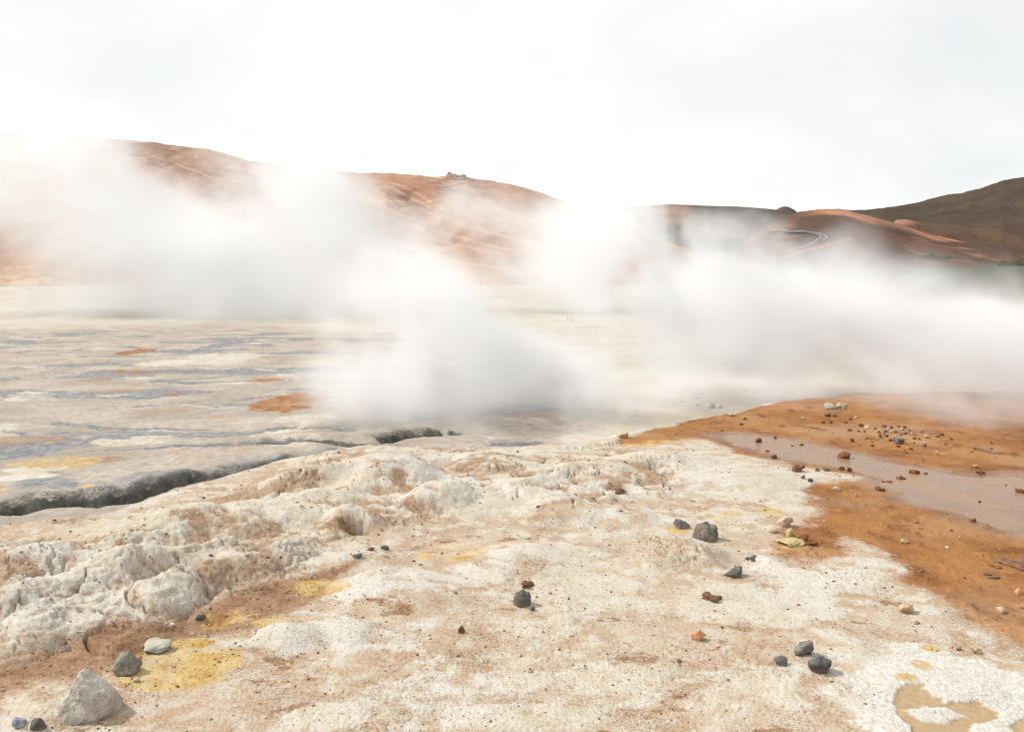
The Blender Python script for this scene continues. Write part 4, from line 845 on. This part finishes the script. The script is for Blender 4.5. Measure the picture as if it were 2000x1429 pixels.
# shrubs on the dark plain
def thicket(px, py, wpx, hpx, label, Y, seed, n=2600):
    rg = np.random.default_rng(seed); fs = lambda a, b_: np.maximum(np.maximum(RED_S(a, b_), FOOT_S(a, b_)), H_base(a, b_)); c = at_surf(px, py + hpx * .5, fs, 120, 640, 2500); gz = float(fs(np.array([c[0]]), np.array([c[1]]))[0]); k = c[1] / FPX
    root = bpy.data.objects.new('shrub_thicket', None); COL.objects.link(root); root.location = (c[0], c[1], gz - .2); tag(root, label, 'shrub', 'green thickets on the far plain')
    W, Hh = wpx * k / 2, hpx * k
    nb = 14; bx = rg.uniform(-.85, .85, nb) * W; by = rg.uniform(-.35, .35, nb) * W; br = rg.uniform(.16, .30, nb) * W; bh = rg.uniform(.5, 1., nb) * Hh * (1 - .5 * (bx / W) ** 2)
    i = rg.integers(0, nb, n); u = rg.normal(size=(n, 3)); u /= np.linalg.norm(u, axis=1, keepdims=True); u[:, 2] = np.abs(u[:, 2]); q = rg.uniform(.6, 1.05, n)[:, None]
    ctr = np.stack([bx[i], by[i], np.zeros(n)], 1) + u * q * np.stack([br[i], br[i], bh[i]], 1)
    a = rg.normal(size=(n, 3)); b_ = rg.normal(size=(n, 3)); s = .035 * Hh * 2.2
    a = a / np.linalg.norm(a, axis=1, keepdims=True) * s; b_ = b_ / np.linalg.norm(b_, axis=1, keepdims=True) * s
    V = np.stack([ctr - a, ctr + b_, ctr + a, ctr - b_], 1).reshape(-1, 3); F = np.arange(n * 4).reshape(-1, 4)
    mesh_obj('foliage', V, F, M_LEAF, smooth=False, parent=root)
    for j in range(0, nb, 3):
        sv, sf = [], []; p = np.array([bx[j], by[j], -.3]); t = np.array([bx[j], by[j], bh[j] * .7]); w_ = .05 * Hh; o = len(sv)
        for zc, wv in ((p, w_), (t, w_ * .4)):
            for dx, dy in ((-1, -1), (1, -1), (1, 1), (-1, 1)): sv.append(zc + np.array([dx * wv, dy * wv, 0]))
        sf += [[o + e, o + (e + 1) % 4, o + 4 + (e + 1) % 4, o + 4 + e] for e in range(4)]
        mesh_obj('stem', np.array(sv), np.array(sf), RM['brown'], smooth=False, parent=root)
M_LEAF = new_mat('shrub_leaves'); bb = NB(M_LEAF); bb.bsdf(bb.mix(bb.ramp(bb.noise(.5, 4), .35, .65), (.045, .075, .022), (.085, .12, .035)), .8)
thicket(1820, 499, 76, 12, 'long dark green thicket below the rusty foothill', 300, 1)
thicket(1768, 511, 60, 6, 'low green thicket strip in front of the long one', 270, 2, 1500)
thicket(1985, 512, 70, 14, 'green thicket at the right border of the plain', 290, 3)
thicket(1905, 505, 50, 5, 'thin green thicket between the long one and the right border', 300, 4, 1200)

# mast on the heath ridge
def mast():
    x, y = at_surf(1193, 408, RIDGE_S, 1150, 1805, 1500); z = float(RIDGE_S(x, y)[0]); k = y / FPX
    root = bpy.data.objects.new('mast', None); COL.objects.link(root); root.location = (x, y, z - 2); tag(root, 'thin lattice mast on the skyline beside the red hill', 'mast')
    m = new_mat('galvanised_steel'); b = NB(m); b.bsdf(b.mix(b.noise(.3, 2), (.30, .31, .32), (.38, .39, .40)), .6)
    def bar(name, p, q, r0, r1):
        p, q = np.array(p, float), np.array(q, float); d = (q - p) / np.linalg.norm(q - p); u = np.cross(d, [0.3, .9, .1]); u /= np.linalg.norm(u); v = np.cross(d, u)
        V = [c + (math.cos(t) * u + math.sin(t) * v) * r for c, r in ((p, r0), (q, r1)) for t in np.arange(6) * math.pi / 3]
        mesh_obj(name, np.array(V), np.array([[i, (i + 1) % 6, 6 + (i + 1) % 6, 6 + i] for i in range(6)]), m, parent=root)
    Hm = 17 * k
    for sx_, sy_ in ((-1, -1), (1, -1), (1, 1), (-1, 1)): bar('leg', (sx_ * 1.3, sy_ * 1.3, 0), (sx_ * .3, sy_ * .3, Hm), .22, .16)
    for zz_, wv in ((.62, 2.6), (.78, 2.2)): bar('crossarm', (-wv, 0, Hm * zz_), (wv, 0, Hm * zz_), .2, .2)
    bar('spike', (0, 0, Hm), (0, 0, Hm * 1.1), .14, .1)
mast()
# two marker posts out on the cream plain
m_post = new_mat('weathered_wood'); bb = NB(m_post); bb.bsdf(bb.mix(bb.noise(12, 4), (.30, .27, .24), (.42, .39, .35)), .9)
for px, lab in ((1109, 'thin weathered marker post on the cream plain, left of two'), (1117, 'thin weathered marker post on the cream plain, right of two')):
    x, y = on_ground(px, 626) if False else at_surf(px, 627, H_base, 20, 120, 2500); z = float(H_base(np.array([x]), np.array([y]))[0]); k = y / FPX; h = 14 * k; r0 = .55 * k
    V = [(math.cos(t) * r0 * q, math.sin(t) * r0 * q, zz_) for zz_, q in ((-.1, 1.1), (h * .95, .95), (h, .5)) for t in np.arange(8) * math.pi / 4]
    F = [[l * 8 + i, l * 8 + (i + 1) % 8, l * 8 + 8 + (i + 1) % 8, l * 8 + 8 + i] for l in range(2) for i in range(8)]
    o = mesh_obj('marker_post', np.array(V), np.array(F), m_post); o.location = (x, y, z); tag(o, lab, 'post', 'marker posts on the plain')
print('details', time.time() - T0)

# ------------------------------------------------------------------ steam: real volumes drifting over the vents
m_steam = new_mat('steam'); _b = NB(m_steam)
_pv = _b.n('ShaderNodeVolumePrincipled'); _pv.inputs['Color'].default_value = (.895, .905, .92, 1); _pv.inputs['Density'].default_value = 1.0
_pv.inputs['Anisotropy'].default_value = 0.0
_o = _b.n('ShaderNodeOutputMaterial'); _b.L.new(_pv.outputs[0], _o.inputs['Volume'])
def steam(name, lo, hi, res, blobs, peak, label, nscale, seed, shear=(0.0, 0.0), wisp=1.0, thresh=.12):
    nx, ny, nz = res
    xs = np.linspace(lo[0], hi[0], nx); ys = np.linspace(lo[1], hi[1], ny); zs = np.linspace(lo[2], hi[2], nz)
    Zg, Yg, Xg = np.meshgrid(zs, ys, xs, indexing='ij'); X = Xg.ravel().astype(np.float32); Y = Yg.ravel().astype(np.float32); Z = Zg.ravel().astype(np.float32)
    u = (X + shear[0] * Z) / nscale; v = Y / nscale * .6; q = Z / nscale * 1.15
    wx = perlin3(u * .8, v * .8, q * .8, seed + 5); wz = perlin3(u * .8 + 7, v * .8, q * .8, seed + 6)
    Xw = X + wx * nscale * .30; Zw = Z + wz * nscale * .25
    S = np.zeros(X.size, np.float32)
    for px, py, Yb, rx, ry, rY, s in blobs:
        c = at_y(px, py, Yb); k = Yb / FPX
        S += s * np.exp(-(((Xw - c[0]) / (rx * k)) ** 2 + ((Zw - c[2]) / (ry * k)) ** 2 + ((Y - Yb) / rY) ** 2))
    S = 1.25 * S / (1 + .45 * S)
    act = S > .03
    n = np.zeros_like(S); n[act] = fbm3(u[act] + .35 * wx[act], v[act], q[act] + .35 * wz[act], 5, seed, .66)
    d = np.clip(S * (1 + 1.1 * wisp * n) + .20 * wisp * n * np.clip(S * 4, 0, 1) - thresh, 0, 1.3)
    d = d * np.sqrt(d) * (1.4 - .3 * d) * peak
    ex = lambda a, l, h, m: np.clip((a - l) / m, 0, 1) * np.clip((h - a) / m, 0, 1)
    d *= sm(ex(X, lo[0], hi[0], .06 * (hi[0] - lo[0]))) * sm(ex(Y, lo[1], hi[1], .06 * (hi[1] - lo[1]))) * sm(np.clip((hi[2] - Z) / (.08 * (hi[2] - lo[2])), 0, 1))
    me = bpy.data.meshes.new(name); me.vertices.add(X.size); me.vertices.foreach_set('co', np.stack([X, Y, Z], 1).ravel())
    a = me.attributes.new('amount', 'FLOAT', 'POINT'); a.data.foreach_set('value', d.astype(np.float32)); me.materials.append(m_steam)
    o = bpy.data.objects.new(name, me); COL.objects.link(o)
    ng = bpy.data.node_groups.new(name + '_field', 'GeometryNodeTree'); N = ng.nodes; L = ng.links
    ng.interface.new_socket('Geometry', in_out='INPUT', socket_type='NodeSocketGeometry'); ng.interface.new_socket('Geometry', in_out='OUTPUT', socket_type='NodeSocketGeometry')
    gi = N.new('NodeGroupInput'); go = N.new('NodeGroupOutput'); vc = N.new('GeometryNodeVolumeCube')
    vc.inputs['Min'].default_value = lo; vc.inputs['Max'].default_value = hi
    for i, r in zip(('Resolution X', 'Resolution Y', 'Resolution Z'), res): vc.inputs[i].default_value = r
    p = N.new('GeometryNodeInputPosition'); sp = N.new('ShaderNodeSeparateXYZ'); L.new(p.outputs[0], sp.inputs[0])
    def mth(op, a_, b_=None):
        m = N.new('ShaderNodeMath'); m.operation = op
        for i, vv in enumerate((a_, b_)):
            if vv is None: continue
            if isinstance(vv, (int, float)): m.inputs[i].default_value = vv
            else: L.new(vv, m.inputs[i])
        return m.outputs[0]
    ids = [mth('ROUND', mth('MULTIPLY', mth('SUBTRACT', sp.outputs[i], lo[i]), (res[i] - 1) / (hi[i] - lo[i]))) for i in range(3)]
    # integer arithmetic keeps large indices exact
    def imath(op, a_, b_):
        m = N.new('FunctionNodeIntegerMath'); m.operation = op
        for i, vv in enumerate((a_, b_)):
            if isinstance(vv, int): m.inputs[i].default_value = vv
            else: L.new(vv, m.inputs[i])
        return m.outputs[0]
    def toint(s_):
        m = N.new('FunctionNodeFloatToInt'); L.new(s_, m.inputs[0]); return m.outputs[0]
    idx = imath('ADD', toint(ids[0]), imath('MULTIPLY', imath('ADD', toint(ids[1]), imath('MULTIPLY', toint(ids[2]), ny)), nx))
    na = N.new('GeometryNodeInputNamedAttribute'); na.data_type = 'FLOAT'; na.inputs['Name'].default_value = 'amount'
    si = N.new('GeometryNodeSampleIndex'); si.data_type = 'FLOAT'; si.clamp = True
    L.new(gi.outputs[0], si.inputs['Geometry']); L.new(na.outputs[0], si.inputs['Value']); L.new(idx, si.inputs['Index'])
    L.new(si.outputs[0], vc.inputs['Density'])
    sm_ = N.new('GeometryNodeSetMaterial'); sm_.inputs['Material'].default_value = m_steam; L.new(vc.outputs[0], sm_.inputs[0]); L.new(sm_.outputs[0], go.inputs[0])
    md = o.modifiers.new('field', 'NODES'); md.node_group = ng
    tag(o, label, 'steam', kind='stuff'); print(name, 'mean', d.mean(), time.time() - T0)
    return o
C_BLOBS = [(785, 640, 14, 130, 110, 1.9, 1.1), (760, 560, 14.8, 95, 75, 1.6, .9), (705, 690, 13.5, 85, 80, 1.3, .9), (850, 715, 13, 130, 85, 1.5, 1.), (920, 785, 12.2, 130, 52, 1.2, .9), (1050, 788, 12.2, 120, 46, 1.1, .75),
           (760, 770, 12.4, 105, 55, 1.2, .8), (880, 595, 14, 80, 65, 1.6, .6), (1140, 765, 12.4, 85, 45, 1.2, .5), (1000, 710, 14.2, 120, 55, 1.7, .55), (930, 835, 11.7, 130, 24, .8, .35), (960, 640, 15, 90, 60, 1.6, .3), (1090, 745, 13.2, 120, 55, 1.5, .6), (1120, 800, 11.9, 110, 32, 1.0, .5), (820, 820, 11.9, 110, 30, .9, .5), (690, 760, 12.8, 70, 50, 1.2, .5), (1060, 660, 15.5, 130, 60, 1.8, .28)]
R_BLOBS = [(1960, 705, 11.5, 170, 100, 1.6, 1.2), (1790, 675, 12.5, 160, 95, 1.7, 1.2), (1630, 620, 13.5, 150, 95, 1.8, 1.2), (1480, 565, 14, 135, 92, 1.8, 1.1), (1340, 515, 14.5, 125, 82, 1.8, 1.), (1235, 465, 15, 85, 65, 1.6, .9),
           (1300, 600, 15, 140, 90, 1.9, .9), (1460, 660, 14, 150, 75, 1.7, .8), (1610, 705, 12.5, 170, 55, 1.5, .75), (1850, 752, 10.6, 180, 44, 1.2, .85), (2020, 785, 9.6, 140, 38, .9, .8), (1180, 530, 15.8, 85, 90, 1.6, .7), (1400, 462, 14, 65, 32, 1.2, .45),
           (1550, 512, 13.5, 75, 30, 1.2, .5), (1710, 585, 12.5, 90, 28, 1.2, .5), (2070, 640, 12, 120, 55, 1.6, .9), (1330, 690, 15, 160, 45, 1.6, .42), (1120, 440, 16, 65, 55, 1.4, .5), (2200, 690, 11.5, 150, 100, 1.5, 1.2), (1180, 640, 15.5, 120, 50, 1.6, .32), (1760, 800, 9.8, 140, 26, .8, .45), (1950, 812, 9.0, 130, 26, .7, .7), (1650, 780, 10.2, 140, 24, .8, .4), (1500, 755, 11.2, 130, 28, 1., .45), (1380, 775, 11.2, 110, 26, .9, .42), (1270, 780, 11.8, 110, 28, .9, .35), (1545, 492, 13.5, 75, 28, 1.2, .5), (1620, 770, 10.6, 120, 22, .8, .4)]
F_BLOBS = [(70, 338, 62, 150, 72, 9, 1.), (-40, 365, 62, 150, 48, 9, .9), (210, 430, 60, 130, 60, 9, 1.), (330, 490, 58, 170, 78, 9, 1.), (450, 525, 56, 170, 85, 9, 1.), (560, 415, 60, 120, 85, 9, .95), (640, 395, 62, 75, 80, 8, 1.), (530, 350, 62, 65, 40, 6, .6),
           (600, 560, 54, 170, 95, 9, 1.), (320, 575, 54, 130, 55, 8, .65), (480, 620, 48, 170, 45, 8, .42), (90, 285, 64, 130, 36, 7, .65), (650, 635, 50, 140, 75, 8, .8), (120, 625, 52, 260, 28, 9, .34), (900, 480, 66, 110, 70, 8, .32), (950, 395, 66, 80, 50, 7, .40), (1090, 470, 64, 85, 85, 8, .65),
           (1150, 520, 62, 95, 85, 8, .7), (1110, 405, 66, 55, 34, 7, .55), (1050, 640, 60, 220, 60, 9, .30), (350, 425, 64, 120, 30, 7, .4), (1020, 530, 62, 120, 50, 7, .35), (800, 440, 66, 60, 50, 6, .25), (40, 275, 66, 120, 34, 8, .7), (480, 310, 66, 60, 30, 6, .45), (580, 340, 66, 90, 40, 7, .6), (230, 560, 54, 70, 60, 8, .5), (670, 480, 60, 70, 80, 8, .9), (600, 655, 50, 110, 55, 8, .55), (300, 630, 50, 220, 32, 9, .36)]
steam('steam_plume', (-9.0, 9.6, -1.1), (4.0, 18.6, 4.4), (170, 80, 84), C_BLOBS, .82, 'dense white steam plume rising in the middle beyond the crusted mounds', 1.5, 400, (.25, 0), thresh=.11, wisp=2.5)
steam('steam_plume', (-2.5, 7.6, -1.1), (13.0, 19.0, 3.6), (190, 90, 72), R_BLOBS, .86, 'dense white steam bank drifting in from the right above the orange flat', 1.5, 420, (.25, 0), thresh=.11, wisp=2.5)
steam('steam_plume', (-78, 38, -4.), (24, 82, 18), (280, 56, 110), F_BLOBS, .18, 'broad white steam cloud veiling the red hillside on the left', 7.5, 440, (.25, 0), thresh=.055, wisp=2.0)
